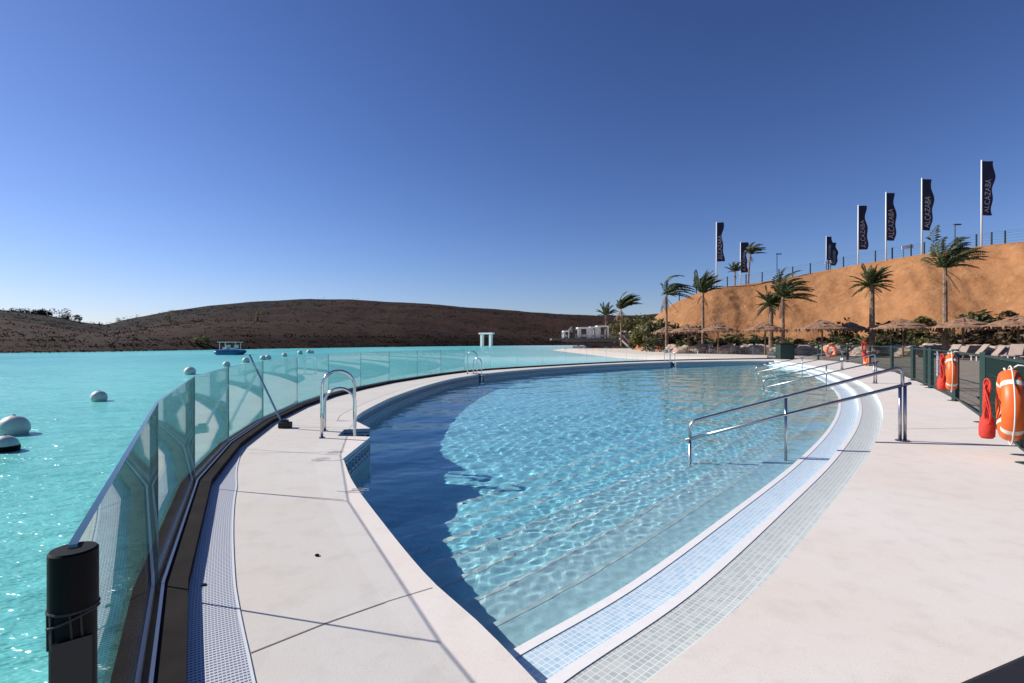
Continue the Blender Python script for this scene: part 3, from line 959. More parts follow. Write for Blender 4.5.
# scrub on the hill (nobody could count it) and a few trees one can tell apart
def hill_point(px, u):
    xs_idx = None
    best = None
    j = min(HNU - 1, max(0, int(u * 41)))
    row = HV[j * HNX:(j + 1) * HNX]
    q = [abs(p[0] / p[1] * F + 512 - px) for p in row]
    return Vector(row[int(np.argmin(q))])
mb = MB()
for _ in range(2400):
    px = random.uniform(-80, 680)
    u = random.random() ** 1.6
    p = hill_point(px, u * .90)
    s = random.uniform(.3, .8) * (.6 + p.y / 260)
    p = p + Vector((random.uniform(-2, 2), random.uniform(-2, 2), 0))
    leaf_quads(mb, [p + Vector((random.gauss(0, 1) * s, random.gauss(0, 1) * s, abs(random.gauss(0, .45)) * s + .1)) for _ in range(9)], .30 * s)
for _ in range(420):   # darker belt along the far bank of the lagoon
    px = random.uniform(-80, 640)
    p = hill_point(px, random.choice((0, 0, .025, .05)))
    s = random.uniform(.5, 1.2) * (.5 + p.y / 200)
    leaf_quads(mb, [p + Vector((random.gauss(0, 1.4) * s, random.gauss(0, 1) * s, abs(random.gauss(0, .35)) * s)) for _ in range(10)], .28 * s)
M_SHORE = leaf_material("shore_scrub", (0.010, 0.009, 0.006), (0.016, 0.013, 0.008), (0.028, 0.022, 0.013))
for q_ in M_SHORE.node_tree.nodes:
    if q_.type == 'BSDF_PRINCIPLED': q_.inputs['Specular IOR Level'].default_value = 0.0; q_.inputs['Roughness'].default_value = 1.0
tag(mb.build("hillside_scrub", M_SHORE), "dry brown scrub and low bushes scattered over the dark hillside", "scrub", kind="stuff")
for (px, u, w, h, mat, lab, sink) in ((68, .98, 8, 7.5, M_SHORE, "dark round tree on the skyline of the left hill", 2.5), (42, .98, 5, 4.6, M_SHORE, "small dark bush on the skyline left of the round tree", 2.0),
        (18, .98, 16, 4.4, M_SHORE, "low dark thicket on the skyline at the left edge", 2.6),
        (121, .85, 4, 3.6, M_SHRUB_OLIVE, "pale olive tree in the dip between the two hills", .6), (172, .35, 2.4, 4.2, M_SHRUB_OLIVE, "lone olive tree on the slope above the boat's left", .5),
        (258, .25, 1.6, 4.4, M_SHRUB_OLIVE, "thin pale tree on the slope right of the boat", .4), (195, .03, 1.4, 2.0, M_SHRUB_OLIVE, "pale bush on the far shore left of the boat", .3), (204, .03, 1.2, 2.6, M_SHRUB_OLIVE, "upright pale bush on the far shore nearest the boat", .3)):
    p = hill_point(px, u)
    shrub("tree", p.x, p.y, p.z - sink, w, h, 900 if mat is M_SHORE else 260, .45 if mat is M_SHORE else .22, mat, lab, None, 7, "tree")

# ------------------------------------------------------------------ glass balustrade
H_GLASS = 0.99
def balustrade():
    t = empty("glass_balustrade", (J[1][0], J[1][1], 0)); tag(t, "curved frameless glass balustrade on a charcoal kerb between the pool deck and the lagoon", "balustrade")
    inv = Vector((-J[1][0], -J[1][1], 0))
    def shift(mbx):
        mbx.v = [tuple(Vector(p) + inv) for p in mbx.v]; return mbx
    mb = MB()
    zt = 0.06
    ribbon(mb, K_in, poly_offset(J, -.034), zt, zt)
    ribbon(mb, poly_offset(J, .034), K_out, zt, zt)
    for i in range(len(J) - 1):
        a, b = K_in[i], K_in[i + 1]
        mb.face([(a[0], a[1], -.02), (b[0], b[1], -.02), (b[0], b[1], zt), (a[0], a[1], zt)])
        a, b = K_out[i], K_out[i + 1]
        mb.face([(a[0], a[1], zt), (b[0], b[1], zt), (b[0], b[1], -1.2), (a[0], a[1], -1.2)])
    a, b = K_in[0], K_out[0]
    mb.face([(a[0], a[1], -1.2), (a[0], a[1], zt), (b[0], b[1], zt), (b[0], b[1], -1.2)])
    shift(mb).build("kerb", M_KERB, t)
    mb = MB()      # the two bright lips of the clamping channel
    for (d0, d1) in ((-.034, -.020), (.020, .034)):
        P0, P1 = poly_offset(J, d0), poly_offset(J, d1)
        ribbon(mb, P0, P1, zt + .012, zt + .012)
        for P, fl in ((P0, 1), (P1, -1)):
            for i in range(len(P) - 1):
                q = [(P[i][0], P[i][1], zt - .05), (P[i + 1][0], P[i + 1][1], zt - .05), (P[i + 1][0], P[i + 1][1], zt + .012), (P[i][0], P[i][1], zt + .012)]
                mb.face(q if fl > 0 else q[::-1])
    shift(mb).build("clamp_channel", M_STEEL_DULL, t)
    mb = MB()
    ribbon(mb, poly_offset(J, -.02), poly_offset(J, .02), zt - .03, zt - .03)
    shift(mb).build("channel_gasket", M_RUBBER, t)
    for i in range(len(J) - 1):
        a, b = J[i].copy(), J[i + 1].copy()
        d = (b - a) / np.linalg.norm(b - a)
        a = a + d * .002; b = b - d * .002
        n = np.array([-d[1], d[0]]) * .006
        z0, z1 = zt - .025, H_GLASS
        mb = MB()
        c = [a - n, b - n, b + n, a + n]
        lo = [(p[0], p[1], z0) for p in c]; hi = [(p[0], p[1], z1) for p in c]
        mb.face([lo[0], lo[1], hi[1], hi[0]], mi=0)
        mb.face([lo[2], lo[3], hi[3], hi[2]], mi=0)
        mb.face([lo[1], lo[2], hi[2], hi[1]], mi=2)
        mb.face([lo[3], lo[0], hi[0], hi[3]], mi=2)
        mb.face([hi[0], hi[1], hi[2], hi[3]], mi=1)
        shift(mb).build("glass_panel", [M_GLASS, M_GLASS_EDGE, M_GLASS_SIDE], t)
    # end post
    x, y = J[0]
    mb = MB()
    mb.lathe([(.0, .985), (.028, .985), (.0305, .982), (.0305, .90), (.0285, .895), (.0285, -.2)], (x + .002, y, 0), 48)
    shift(mb).build("end_post", M_BLACK, t, smooth=False)
    mb = MB()
    for zz, tilt in ((.898, 0.0), (.882, .012)):
        mb.tube([(x + .002 + .0305 * math.cos(a), y + .0305 * math.sin(a), zz + tilt * math.cos(a)) for a in np.linspace(0, 2 * math.pi, 20, endpoint=False)], .0022, 6, closed=True)
    for a in (-2.5, -1.9, -1.0, -.6):
        mb.tube([(x + .002 + .0300 * math.cos(a), y + .0300 * math.sin(a), .895), (x + .002 + .0295 * math.cos(a + .12), y + .0295 * math.sin(a + .12), .84)], .0016, 5)
    shift(mb).build("tie_wire", M_RUBBER, t)
    mb = MB()
    mb.box((x + .65 * .031, y - .76 * .031, .43), (.046, .006, .86), R(40.5))
    shift(mb).build("dark_face_strip", principled("smoked_glass_strip", (0.006, 0.012, 0.018), 0.18, spec=0.3)[0], t)
balustrade()

# drain grating beside the kerb
def grating():
    m, nt, b = principled("white_grating", (0.72, 0.72, 0.74), 0.5)
    uv = nt.nodes.new("ShaderNodeUVMap"); uv.uv_map = "UVMap"
    sep = nt.nodes.new("ShaderNodeSeparateXYZ"); nt.links.new(uv.outputs[0], sep.inputs[0])
    u = nmath(nt, 'FRACT', nmath(nt, 'DIVIDE', sep.outputs[0], .020)); v = nmath(nt, 'FRACT', nmath(nt, 'DIVIDE', sep.outputs[1], .014))
    hole = nmath(nt, 'MULTIPLY', nmath(nt, 'GREATER_THAN', u, .55), nmath(nt, 'GREATER_THAN', v, .25))
    nt.links.new(mixrgb(nt, hole, (0.66, 0.66, 0.70), (0.10, 0.10, 0.13)), b.inputs["Base Color"])
    bump(nt, b, nmath(nt, 'SUBTRACT', 1.0, hole), .6, .006)
    P = resample(spline([tuple(p) for p in K_in[:5]], .1), .08)
    P = P[P[:, 1] < 6.3]
    n = normals(P)
    w = np.interp(P[:, 1], [0, 2, 2.6, 4.5, 6.3], [.24, .22, .205, .20, .03])
    Q = P - n * w[:, None]
    mb = MB()
    s = arclen(P)
    Pn = P - n * 0.004
    for i in range(len(P) - 1):
        mb.face([(Q[i][0], Q[i][1], .004), (Q[i + 1][0], Q[i + 1][1], .004), (Pn[i + 1][0], Pn[i + 1][1], .004), (Pn[i][0], Pn[i][1], .004)],
                [(s[i], w[i]), (s[i + 1], w[i + 1]), (s[i + 1], 0), (s[i], 0)])
    t = mb.build("drain_grating", m)
    tag(t, "narrow white slotted drain grating curving along the inside of the charcoal kerb", "drain grating")
    mb = MB()
    Q2 = Q - n * .012
    ribbon(mb, Q2, Q, .006, .006)
    mb.build("edge_strip", M_WHITE, t)
grating()

# pole leaning against the glass
t = empty("leaning_pole", (-3.42, 7.7, 0)); tag(t, "thin metal pole with a black foot leaning outward against the glass balustrade", "pole")
mb = MB(); mb.tube([(-.03, 0, .05), (-.53, 0, 1.10)], .016, 10); mb.build("shaft", M_STEEL_DULL, t)
mb = MB(); mb.box((0.01, 0, .045), (.17, .13, .09)); mb.box((.0, 0, .10), (.10, .09, .05)); mb.build("foot", M_RUBBER, t, bevel=.012)

# ------------------------------------------------------------------ pool ladders
def hoop(p_out, p_in, z_top, z_in, r=.021):
    """inverted U from the deck to a point in the recess"""
    a = Vector((*p_out, 0)); b = Vector((*p_in, 0))
    w = (b - a).length / 2
    d = (b - a).normalized()
    mid = (a + b) / 2
    pts = [a + Vector((0, 0, -.02)), a + Vector((0, 0, (z_top - w) * .5)), a + Vector((0, 0, z_top - w))]
    for k in range(1, 12):
        th = math.pi * (1 - k / 12)
        pts.append(mid + d * w * math.cos(th) + Vector((0, 0, z_top - w + w * math.sin(th))))
    pts += [b + Vector((0, 0, z_top - w)), b + Vector((0, 0, z_in * .4)), b + Vector((0, 0, z_in))]
    mb = MB(); mb.tube(pts, r, 12)
    return mb
def ladder(c, n, label, group="pool ladders", sep=.5, tall=.90, low=.62, depth=.40, foot=.30):
    c = np.array(c); n = np.array(n); s = np.array([-n[1], n[0]])
    t = empty("pool_ladder", (c[0], c[1], 0)); tag(t, label, "pool ladder", group)
    for k, zt in ((1, low), (-1, tall)):
        base = s * sep / 2 * (1 if k > 0 else -1)
        o_ = base * 1.0 - n * (depth + foot - .18); i_ = base * .80 - n * .12
        m_ = hoop((o_[0], o_[1]), (i_[0], i_[1]), zt, -1.0)
        m_.build("rail", M_STEEL, t, smooth=True)
        mb = MB(); mb.lathe([(.0, .016), (.036, .014), (.042, .003)], (o_[0], o_[1], .004), 16); mb.build("base_flange", M_STEEL, t)
    for z in (-.12, -.40, -.68):
        mb = MB(); q = -n * .12
        mb.box((q[0], q[1], z), (.09, sep * .74, .025), rz=math.atan2(n[1], n[0])); mb.build("tread", M_BLACK if z > -.3 else M_STEEL, t, bevel=.005)
    return t
ladder((-2.12, 7.31), (.96, .28), "steel pool ladder nearest the camera, in the platform recess on the left", sep=.56, depth=.42)
ladder(lad2_c, lad2_n, "steel pool ladder midway along the far left curve of the pool")
ladder(lad3_c, lad3_n, "farthest steel pool ladder, at the back edge below the slim palm", sep=.56)

# ------------------------------------------------------------------ handrails into the pool
def rounded(pts, r=.10, n=6):
    P = [Vector(p) for p in pts]
    out = [P[0]]
    for i in range(1, len(P) - 1):
        a, b, c = P[i - 1], P[i], P[i + 1]
        u = (a - b).normalized(); v = (c - b).normalized()
        p0, p1 = b + u * r, b + v * r
        for k in range(n + 1):
            q = k / n
            out.append((p0 * (1 - q) + b * q) * (1 - q) + (b * (1 - q) + p1 * q) * q)
    out.append(P[-1])
    return out
def handrail(top, end, label, zt=.97, ze=.20, gap=.24, end_foot=-.8, mids=(.54,), foot_mid=-.40):
    top = Vector((*top, 0)); end = Vector((*end, 0))
    t = empty("pool_handrail", tuple(top)); tag(t, label, "handrail", "handrails on the pool steps")
    d = end - top
    u = d.normalized()
    mb = MB()
    mb.tube(rounded([(0, 0, zt - gap - .02), (0, 0, zt), tuple(d + Vector((0, 0, ze))), tuple(d + Vector((0, 0, ze - gap)))], .11), .021, 12)
    mb.build("upper_rail", M_STEEL_DULL, t, smooth=True)
    mb = MB()
    mb.tube([tuple(u * -.10 + Vector((0, 0, zt - gap + .02))), tuple(d + u * .06 + Vector((0, 0, ze - gap - .015)))], .021, 12)
    mb.build("lower_rail", M_STEEL_DULL, t, smooth=True)
    for side in (-1, 1):
        s = Vector((-u.y, u.x, 0)) * .0
        off = u * (.030 * side)
        mb = MB(); mb.tube([tuple(off), tuple(off + Vector((0, 0, zt - gap)))], .020, 12); mb.build("post", M_STEEL_DULL, t, smooth=True)
    mb = MB(); mb.lathe([(0, .012), (.075, .012), (.085, .002)], (0, 0, .003), 20); mb.build("base_flange", M_STEEL, t)
    for q in mids:
        z = zt + (ze - zt) * q
        mb = MB(); mb.tube([tuple(d * q + Vector((0, 0, foot_mid))), tuple(d * q + Vector((0, 0, z - .01)))], .019, 12); mb.build("post", M_STEEL_DULL, t, smooth=True)
    mb = MB(); mb.tube([tuple(d + Vector((0, 0, end_foot))), tuple(d + Vector((0, 0, ze - gap)))], .019, 12); mb.build("post", M_STEEL_DULL, t, smooth=True)
handrail((5.11, 6.70), (2.42, 6.96), "nearest brushed steel handrail running down the pool steps on the right", ze=.21, gap=.235)
handrail((11.28, 15.9), (8.35, 17.0), "middle steel handrail on the pool steps", zt=.92, ze=.02, gap=.26, end_foot=-1.0, mids=(.42,))
handrail((15.6, 24.2), (12.2, 25.6), "farthest steel handrail on the pool steps", zt=.92, ze=.02, gap=.26, end_foot=-1.0, mids=(.45,))

# ------------------------------------------------------------------ green fence with life rings
def green_fence():
    t = empty("mesh_fence", (FENCE[3][0], FENCE[3][1], 0)); tag(t, "dark green steel fence of posts and wire mesh along the right side of the deck", "fence")
    inv = Vector((-FENCE[3][0], -FENCE[3][1], 0))
    H = 1.10
    posts = FENCE[1:] + [np.array((12.25, 15.15))]
    for p in posts:
        mb = MB(); w = .10
        mb.box((p[0] + inv.x, p[1] + inv.y, H / 2 + .01), (w, w, H + .04))
        mb.build("post", M_FENCE, t, bevel=.008)
        mb = MB(); mb.box((p[0] + inv.x, p[1] + inv.y, .008), (.2, .2, .012)); mb.build("base_plate", M_FENCE, t)
    dense = {2, 3}
    segs = [(FENCE[i], FENCE[i + 1], i) for i in range(1, len(FENCE) - 1)] + [(FENCE[6], np.array((12.25, 15.15)), 3)]
    for a, b, i in segs:
        d = b - a; L = np.linalg.norm(d); d = d / L
        n = np.array([-d[1], d[0]])
        mb = MB()
        A = Vector((a[0], a[1], 0)) + inv; D = Vector((d[0], d[1], 0))
        rz = math.atan2(d[1], d[0])
        for z, th in ((.08, .03), (H - .03, .035)):
            mb = MB(); c = A + D * L / 2; mb.box((c.x, c.y, z), (L - .1, .03, th), rz)
            mb.build("rail", M_FENCE, t)
        if i == 4: continue
        mb = MB()
        step = .03 if i in dense else .12
        k = step
        while k < L - .05:
            c = A + D * k; mb.box((c.x, c.y, .585), (.005, .005, .98), rz)
            k += step
        for z in np.arange(.2, 1.0, .2):
            c = A + D * L / 2; mb.box((c.x, c.y, z), (L - .1, .005, .006), rz)
        mb.build("wire_mesh", M_FENCE, t)
green_fence()

def life_ring(loc, rz, label, scale=1.0, bag=True, tilt=0.0):
    t = empty("life_ring", loc, rz); tag(t, label, "life ring", "life rings hung on the green fence")
    # ring stands in the local XZ plane, thickness along Y
    RR, r = .29 * scale, .072 * scale
    mb = MB()
    mb.tube([(RR * math.cos(a), 0, RR * math.sin(a) * 1.08) for a in np.linspace(0, 2 * math.pi, 40, endpoint=False)], r, 16, closed=True)
    mb.v = [(p[0], p[1] * 1.3, p[2]) for p in mb.v]
    mb.build("ring", M_ORANGE, t, smooth=True)
    for a0 in (math.pi * .25, math.pi * .75, math.pi * 1.25, math.pi * 1.75):
        mb = MB()
        mb.tube([(RR * math.cos(a), 0, RR * math.sin(a) * 1.08) for a in np.linspace(a0 - .085, a0 + .085, 6)], r * 1.02, 16, cap=False)
        mb.v = [(p[0], p[1] * 1.3, p[2]) for p in mb.v]
        mb.build("reflective_band", M_ROPE, t, smooth=True)
    mb = MB()
    pts = []
    for k in range(48):
        a = 2 * math.pi * k / 48
        q = RR + r + .008 + .03 * abs(math.sin(2 * a))
        pts.append((q * math.cos(a + .785), .0, q * math.sin(a + .785) * 1.06))
    mb.tube(pts, .007, 6, closed=True)
    mb.build("grab_line", M_ROPE, t, smooth=True)
    mb = MB()
    mb.tube([(0, -.16, RR + r + .06), (0, -.06, RR + r + .07), (0, .0, RR + r + .02), (0, .04, RR + r + .005), (0, .05, RR + r + .04)], .010, 8)
    mb.build("hook", M_WHITE, t, smooth=True)
    return t
def throw_bag(loc, rz, label):
    t = empty("throw_line", loc, rz); tag(t, label, "throw line", "red throw lines on the green fence")
    mb = MB()
    mb.lathe([(0, -.36), (.06, -.36), (.085, -.33), (.09, -.22), (.075, -.12), (.05, -.07), (.055, -.05), (0, -.05)], (0, 0, 0), 14)
    mb.build("bag", M_RED, t, smooth=True)
    mb = MB()
    for k in range(5):
        w = .06 + .025 * k
        off = random.uniform(-.03, .03)
        mb.tube([(w * math.cos(a) + off, .03 * math.sin(2 * a + k), .14 + .27 * math.sin(a) - .02 * k) for a in np.linspace(0, 2 * math.pi, 24, endpoint=False)], .011, 6, closed=True)
    mb.build("rope_coil", M_RED, t, smooth=True)
    return t
d0 = math.atan2(8.17 - 5.4, 7.55 - 5.3)
life_ring((5.47, 5.62, .60), d0 - .0, "large orange life ring with pale bands, nearest the camera on the green fence", 1.02)
throw_bag((5.52, 5.95, .50), d0, "red throw line with coiled rope beside the nearest life ring").scale = (.85, .85, .9)
life_ring((9.25, 10.78, .66), d0 + .02, "orange life ring second from the camera, on the fence past the see-through panel")
throw_bag((9.24, 11.0, .62), d0, "red throw line beside the second life ring")
life_ring((15.75, 22.75, .50), 1.2, "orange ring below the red rope bag midway along the fence", .8)
throw_bag((15.55, 22.6, .98), .3, "bright red throw line hanging above a ring midway along the fence")
life_ring((20.3, 32.6, .72), .25, "small far life ring facing the pool, at the back of the deck", 1.15)

# notice board on the fence
t = empty("notice_board", (10.42, 12.55, 0), d0); tag(t, "pale notice board with dark rows and a blue heading on the green fence", "notice board")
mb = MB(); mb.box((0, 0, .76), (.9, .02, .58)); mb.build("panel", principled("pale_sign", (.50, .50, .60), .5)[0], t)
mb = MB(); mb.box((0, .0, .99), (.86, .028, .10)); mb.build("heading", principled("blue_sign", (.03, .06, .22), .5)[0], t)
mb = MB()
for k in range(6): mb.box((0, 0, .90 - k * .07), (.74, .026, .022))
mb.build("text_rows", principled("dark_sign_ink", (.08, .04, .09), .6)[0], t)
# cabinet and timber bits at the far end of the deck
t = empty("cabinet", (atx(785, 37.6), 37.6, 0)); tag(t, "dark green box cabinet standing at the far end of the deck by the fence", "cabinet")
mb = MB(); mb.box((0, 0, .55), (1.05, .7, 1.1)); mb.build("body", M_FENCE, t, bevel=.02)
mb = MB(); mb.box((0, 0, 1.13), (1.15, .8, .06)); mb.build("lid", M_BLACK, t, bevel=.01)
t = empty("timber_crate", (atx(772, 38.6), 38.6, -.06)); tag(t, "low pale timber crate left of the dark cabinet", "crate")
mb = MB()
for k in range(3): mb.box((0, -.3, .12 + k * .2), (.9, .03, .16))
mb.build("slats", M_ROPE, t)
mb = MB()
for sx in (-.45, .45): mb.box((sx, -.26, .4), (.07, .07, .85))
mb.build("uprights", M_WOOD, t)

# ------------------------------------------------------------------ loungers, rocks, parasols
def lounger():
    t = empty("sun_lounger"); tag(t, "pale sun lounger with raised back in the row on the beach below the bank", "sun lounger", "sun loungers on the beach")
    mb = MB(); mb.box((0, 0, .36), (1.35, .68, .07)); mb.build("bed", M_LOUNGER, t, bevel=.02)
    mb = MB()
    mb.box((.98, 0, .66), (.86, .66, .07), M=Matrix.Rotation(-.85, 3, 'Y')); mb.build("backrest", M_LOUNGER, t, bevel=.02)
    for x in (-.55, .5):
        for y in (-.28, .28):
            mb = MB(); mb.box((x, y, .165), (.06, .06, .33)); mb.build("leg", M_WHITE, t)
    return t
proto = lounger()
first = True
spots = []
for i in range(30):
    px = 664 + i * 12.6 + random.uniform(-3, 3)
    Y = 60 - (px - 664) * .052 + random.uniform(-1.5, 1.5)
    if 772 < px < 800: continue
    spots.append((px, Y))
for i in range(7):
    spots.append((940 + i * 14 + random.uniform(-3, 3), 39 - i * .9 + random.uniform(-.8, .8)))
for k, (px, Y) in enumerate(spots):
    o = proto if k == 0 else copy_tree(proto)
    o.location = (atx(px, Y), Y, -.06); o.rotation_euler = (0, 0, random.choice((.15, .5, -.3, .3, 2.7)) + random.uniform(-.2, .2))
    s = random.uniform(.9, 1.1); o.scale = (s, s, s * 1.1)

rocks = []
for v in range(5):
    bm = bmesh.new(); bmesh.ops.create_icosphere(bm, subdivisions=3, radius=1)
    off = Vector((v * 7.3, v * 3.1, 0))
    for q in bm.verts:
        d = 1 + .45 * noise.noise(q.co * 1.1 + off) + .2 * noise.noise(q.co * 2.7 + off)
        q.co *= d
        q.co.z *= .65
        q.co.x *= 1.25
    me = bpy.data.meshes.new("boulder"); bm.to_mesh(me); bm.free(); me.materials.append(M_ROCK)
    rocks.append(me)
for i in range(110):
    px = 676 + 360 * (i + random.random()) / 110
    Y = 62.0 - (px - 664) * .055 + random.uniform(-3.5, 1.5)
    o = bpy.data.objects.new("boulder", rocks[i % 5]); COL.objects.link(o)
    s = random.uniform(.45, 1.05)
    o.location = (atx(px, Y), Y, -.02 + s * .3); o.scale = (s, s, s); o.rotation_euler = (0, 0, random.uniform(0, 6))
    tag(o, "pale brown boulder in the rock edging between the loungers and the planted bank", "rock", "boulders edging the beach")

def parasol(px, Y, w, label, peak=3.3, eave=2.45):
    t = empty("thatched_parasol", (atx(px, Y), Y, -.06)); tag(t, label, "parasol", "thatched parasols on the beach")
    mb = MB(); mb.tube([(0, 0, 0), (.02, 0, peak - .1)], .075, 8); mb.build("pole", M_WOOD, t)
    mb = MB(); n = 28
    tiers = [(0.02, peak), (.35, peak - .28), (.36, peak - .36), (.70, peak - .58), (.71, peak - .66), (1.0, eave)]
    vs = []; fs = []
    for (q, z) in tiers:
        for k in range(n):
            a = 2 * math.pi * k / n
            jj = random.uniform(-.04, .04) if q > .1 else 0
            vs.append((w / 2 * (q + jj) * math.cos(a), w / 2 * (q + jj) * math.sin(a), z + random.uniform(-.05, .05)))
    for i in range(len(tiers) - 1):
        for k in range(n): fs.append((i * n + k, i * n + (k + 1) % n, (i + 1) * n + (k + 1) % n, (i + 1) * n + k))
    mb.raw(vs, fs)
    for k in range(90):     # hanging straw fringe
        a = random.uniform(0, 6.28); q = w / 2 * random.uniform(.93, 1.03)
        x, y = q * math.cos(a), q * math.sin(a)
        e = .10
        mb.face([(x - e * math.sin(a), y + e * math.cos(a), eave + .08), (x + e * math.sin(a), y - e * math.cos(a), eave + .08), (x * 1.03, y * 1.03, eave - random.uniform(.1, .32))])
    mb.build("thatch_roof", M_THATCH, t)
    mb = MB()
    for k in range(8):
        a = 2 * math.pi * k / 8
        mb.tube([(0, 0, peak - .2), (w * .47 * math.cos(a), w * .47 * math.sin(a), eave + .02)], .03, 5)
    mb.build("rafters", M_WOOD, t)
for (px, Y, w, lab) in ((1018, 38, 4.6, "thatched parasol at the right edge of the photo, with its pole on the near sand"), (963, 41, 4.6, "thatched parasol just right of the tallest palm"), (903, 44, 4.6, "thatched parasol between the stout palm and the tallest palm"),
        (822, 46, 4.4, "thatched parasol left of the stout palm, behind the far life ring"), (765, 51, 4.2, "thatched parasol in front of the pair of palms"), (718, 55, 4.2, "thatched parasol just right of the slim palm"),
        (688, 58, 4.2, "thatched parasol between the pole-straight palm and the slim palm"), (1000, 47, 4.8, "thatched parasol in the second row near the right edge"), (850, 50, 3.6, "thatched parasol behind the stout palm's left side"), (668, 64, 4.0, "leftmost thatched parasol, beside the pole-straight palm")):
    parasol(px, Y, w, lab)

# ------------------------------------------------------------------ crest: fence, banners, lamps
def crest_fence():
    pts = []
    for px in np.arange(678, 1030, 16.5):
        c = crest_at(px); pts.append(c + Vector((.4, .5, 0)))
    t = empty("crest_fence", tuple(pts[0])); tag(t, "thin dark wire fence along the top of the orange bank", "fence")
    for p in pts:
        q = p - pts[0]
        mb = MB(); mb.box((q.x, q.y, q.z + .75), (.13, .13, 1.9)); mb.build("post", M_FENCE, t)
    mb = MB()
    for z in (.35, .7, 1.05, 1.4, 1.65):
        for a, b in zip(pts[:-1], pts[1:]):
            mb.tube([a - pts[0] + Vector((0, 0, z)), b - pts[0] + Vector((0, 0, z))], .009, 4, cap=False)
    mb.build("wire_mesh", M_FENCE, t)
crest_fence()

def text_mesh(body, size):
    cu = bpy.data.curves.new("lettering_curve", 'FONT'); cu.body = body; cu.size = size; cu.align_x = 'LEFT'; cu.align_y = 'CENTER'
    cu.resolution_u = 3; cu.extrude = 0.0
    o = bpy.data.objects.new("lettering_curve", cu); COL.objects.link(o)
    dg = bpy.context.evaluated_depsgraph_get()
    me = bpy.data.meshes.new_from_object(o.evaluated_get(dg))
    vs = [v.co.copy() for v in me.vertices]; fs = [tuple(p.vertices) for p in me.polygons]
    bpy.data.objects.remove(o); bpy.data.curves.remove(cu); bpy.data.meshes.remove(me)
    return vs, fs
TV, TF = text_mesh("ALCAZABA", 1.0)
TW = max(v.x for v in TV); 
def banner(px, Y, top_py, base_py, bw, bl, label, phase, base_z=None, amp=.16, lean=.0):
    x = atx(px, Y)
    zb = atz(base_py, Y) if base_z is None else base_z
    zt = atz(top_py, Y)
    H = zt - zb
    t = empty("banner_flag", (x, Y, zb)); tag(t, label, "banner", "tall banners on the bank top")
    mb = MB(); mb.tube([(0, 0, -.8), (0, 0, H * .5), (lean, 0, H)], [.11, .095, .07], 10); mb.build("flagpole", M_WHITE, t, smooth=True)
    nx, nz = 12, 40
    def pos(u, v, d=0.0):
        # u across 0..1, v up 0..1
        w = bw * (1 - .24 * math.sin(v * 6.0 + phase) * u - .10 * math.sin(v * 15 + phase) * u)
        wave = amp * u * math.sin(3.0 * u + v * 6.5 + phase)
        return Vector((.10 + w * u * .96, wave + d, H - bl * (1 - v) - .12 - .10 * u * math.sin(phase)))
    mb = MB()
    for s_, d in ((0, -.006), (1, .006)):
        for i in range(nx):
            for j in range(nz):
                q = [pos(i / nx, j / nz, d), pos((i + 1) / nx, j / nz, d), pos((i + 1) / nx, (j + 1) / nz, d), pos(i / nx, (j + 1) / nz, d)]
                mb.face(q if s_ == 0 else q[::-1])
    cl = mb.build("cloth", M_BANNER, t)
    sc = bl * .62 / TW
    vs = []
    for v in TV:
        vv = .05 + v.x * sc / bl
        uu = .5 - (v.y) * sc * 1.25 / bw
        vs.append(pos(uu, vv, -.03))
    mb = MB(); mb.raw(vs, TF); mb.build("lettering", M_LETTER, cl)
B = [(981.5, 66, 160, 247, 1.45, 7.0, "dark lettered banner rippling on a white pole, rightmost and nearest of the banners", 0.3),
     (921.8, 69, 178, 256, 1.35, 6.9, "dark lettered banner on a white pole above the tallest palm, second from the right", 1.5),
     (886.0, 73, 192, 262, 1.25, 6.8, "dark lettered banner on a white pole, third from the right", 2.4),
     (858.2, 77, 205, 267, 1.25, 6.6, "dark lettered banner on a white pole directly above the stout palm", 3.3),
     (716.5, 84, 222, 289, 1.05, 6.4, "leftmost dark lettered banner, on the tallest white pole at the bank's low end", 4.4),
     (740.5, 112, 242, 287, 1.55, 6.6, "dark lettered banner second from the left, beside the bent palm", 5.2),
     (826.3, 130, 236, 272, 1.4, 6.0, "dark distant banner left of the centre banners, on a white pole", 0.9),
     (830.5, 138, 242, 272, 1.7, 6.2, "slanting dark banner just behind the distant banner", 2.0)]
for b in B: banner(*b[:6], b[6], b[7])

def street_lamp(px, Y, top_py, label):
    c = crest_at(px); zb = c.z * .9
    H = atz(top_py, Y) - zb
    t = empty("street_lamp", (atx(px, Y), Y, zb)); tag(t, label, "street lamp", "street lamps on the bank top")
    mb = MB(); mb.tube([(0, 0, 0), (0, 0, H)], [.09, .06], 8); mb.build("pole", M_FENCE, t)
    mb = MB(); mb.box((.35, 0, H), (1.0, .35, .16)); mb.build("lamp_head", M_FENCE, t, bevel=.03)
street_lamp(777, 100, 254, "thin dark street lamp on the bank top above the leaning-crowned palm")
street_lamp(955, 76, 224.5, "thin dark street lamp on the bank top behind the tallest palm's fronds")
def white_board(px, Y, py, w, h, label, rz=.0, tilt=.12):
    z = atz(py, Y)
    c = crest_at(px)
    t = empty("sign_board", (atx(px, Y), Y, c.z - .2), rz); tag(t, label, "sign board", "white boards on the bank top fence")
    zz = z - (c.z - .2)
    mb = MB(); mb.box((0, 0, zz), (w, .06, h), M=Matrix.Rotation(-tilt, 3, 'Y')); mb.build("panel", M_WHITE, t)
    mb = MB()
    for s in (-.3, .3): mb.box((s * w, .06, zz / 2), (.06, .05, zz)) 
    mb.build("legs", M_FENCE, t)
white_board(907.5, 71, 247, 1.65, .45, "white blank board on the bank fence between two right banners")
white_board(828.5, 80.5, 262.5, 1.1, .36, "white blank board on the bank fence below the distant banners")
white_board(780, 84, 275, .6, .3, "small white board on the bank fence under the left street lamp")
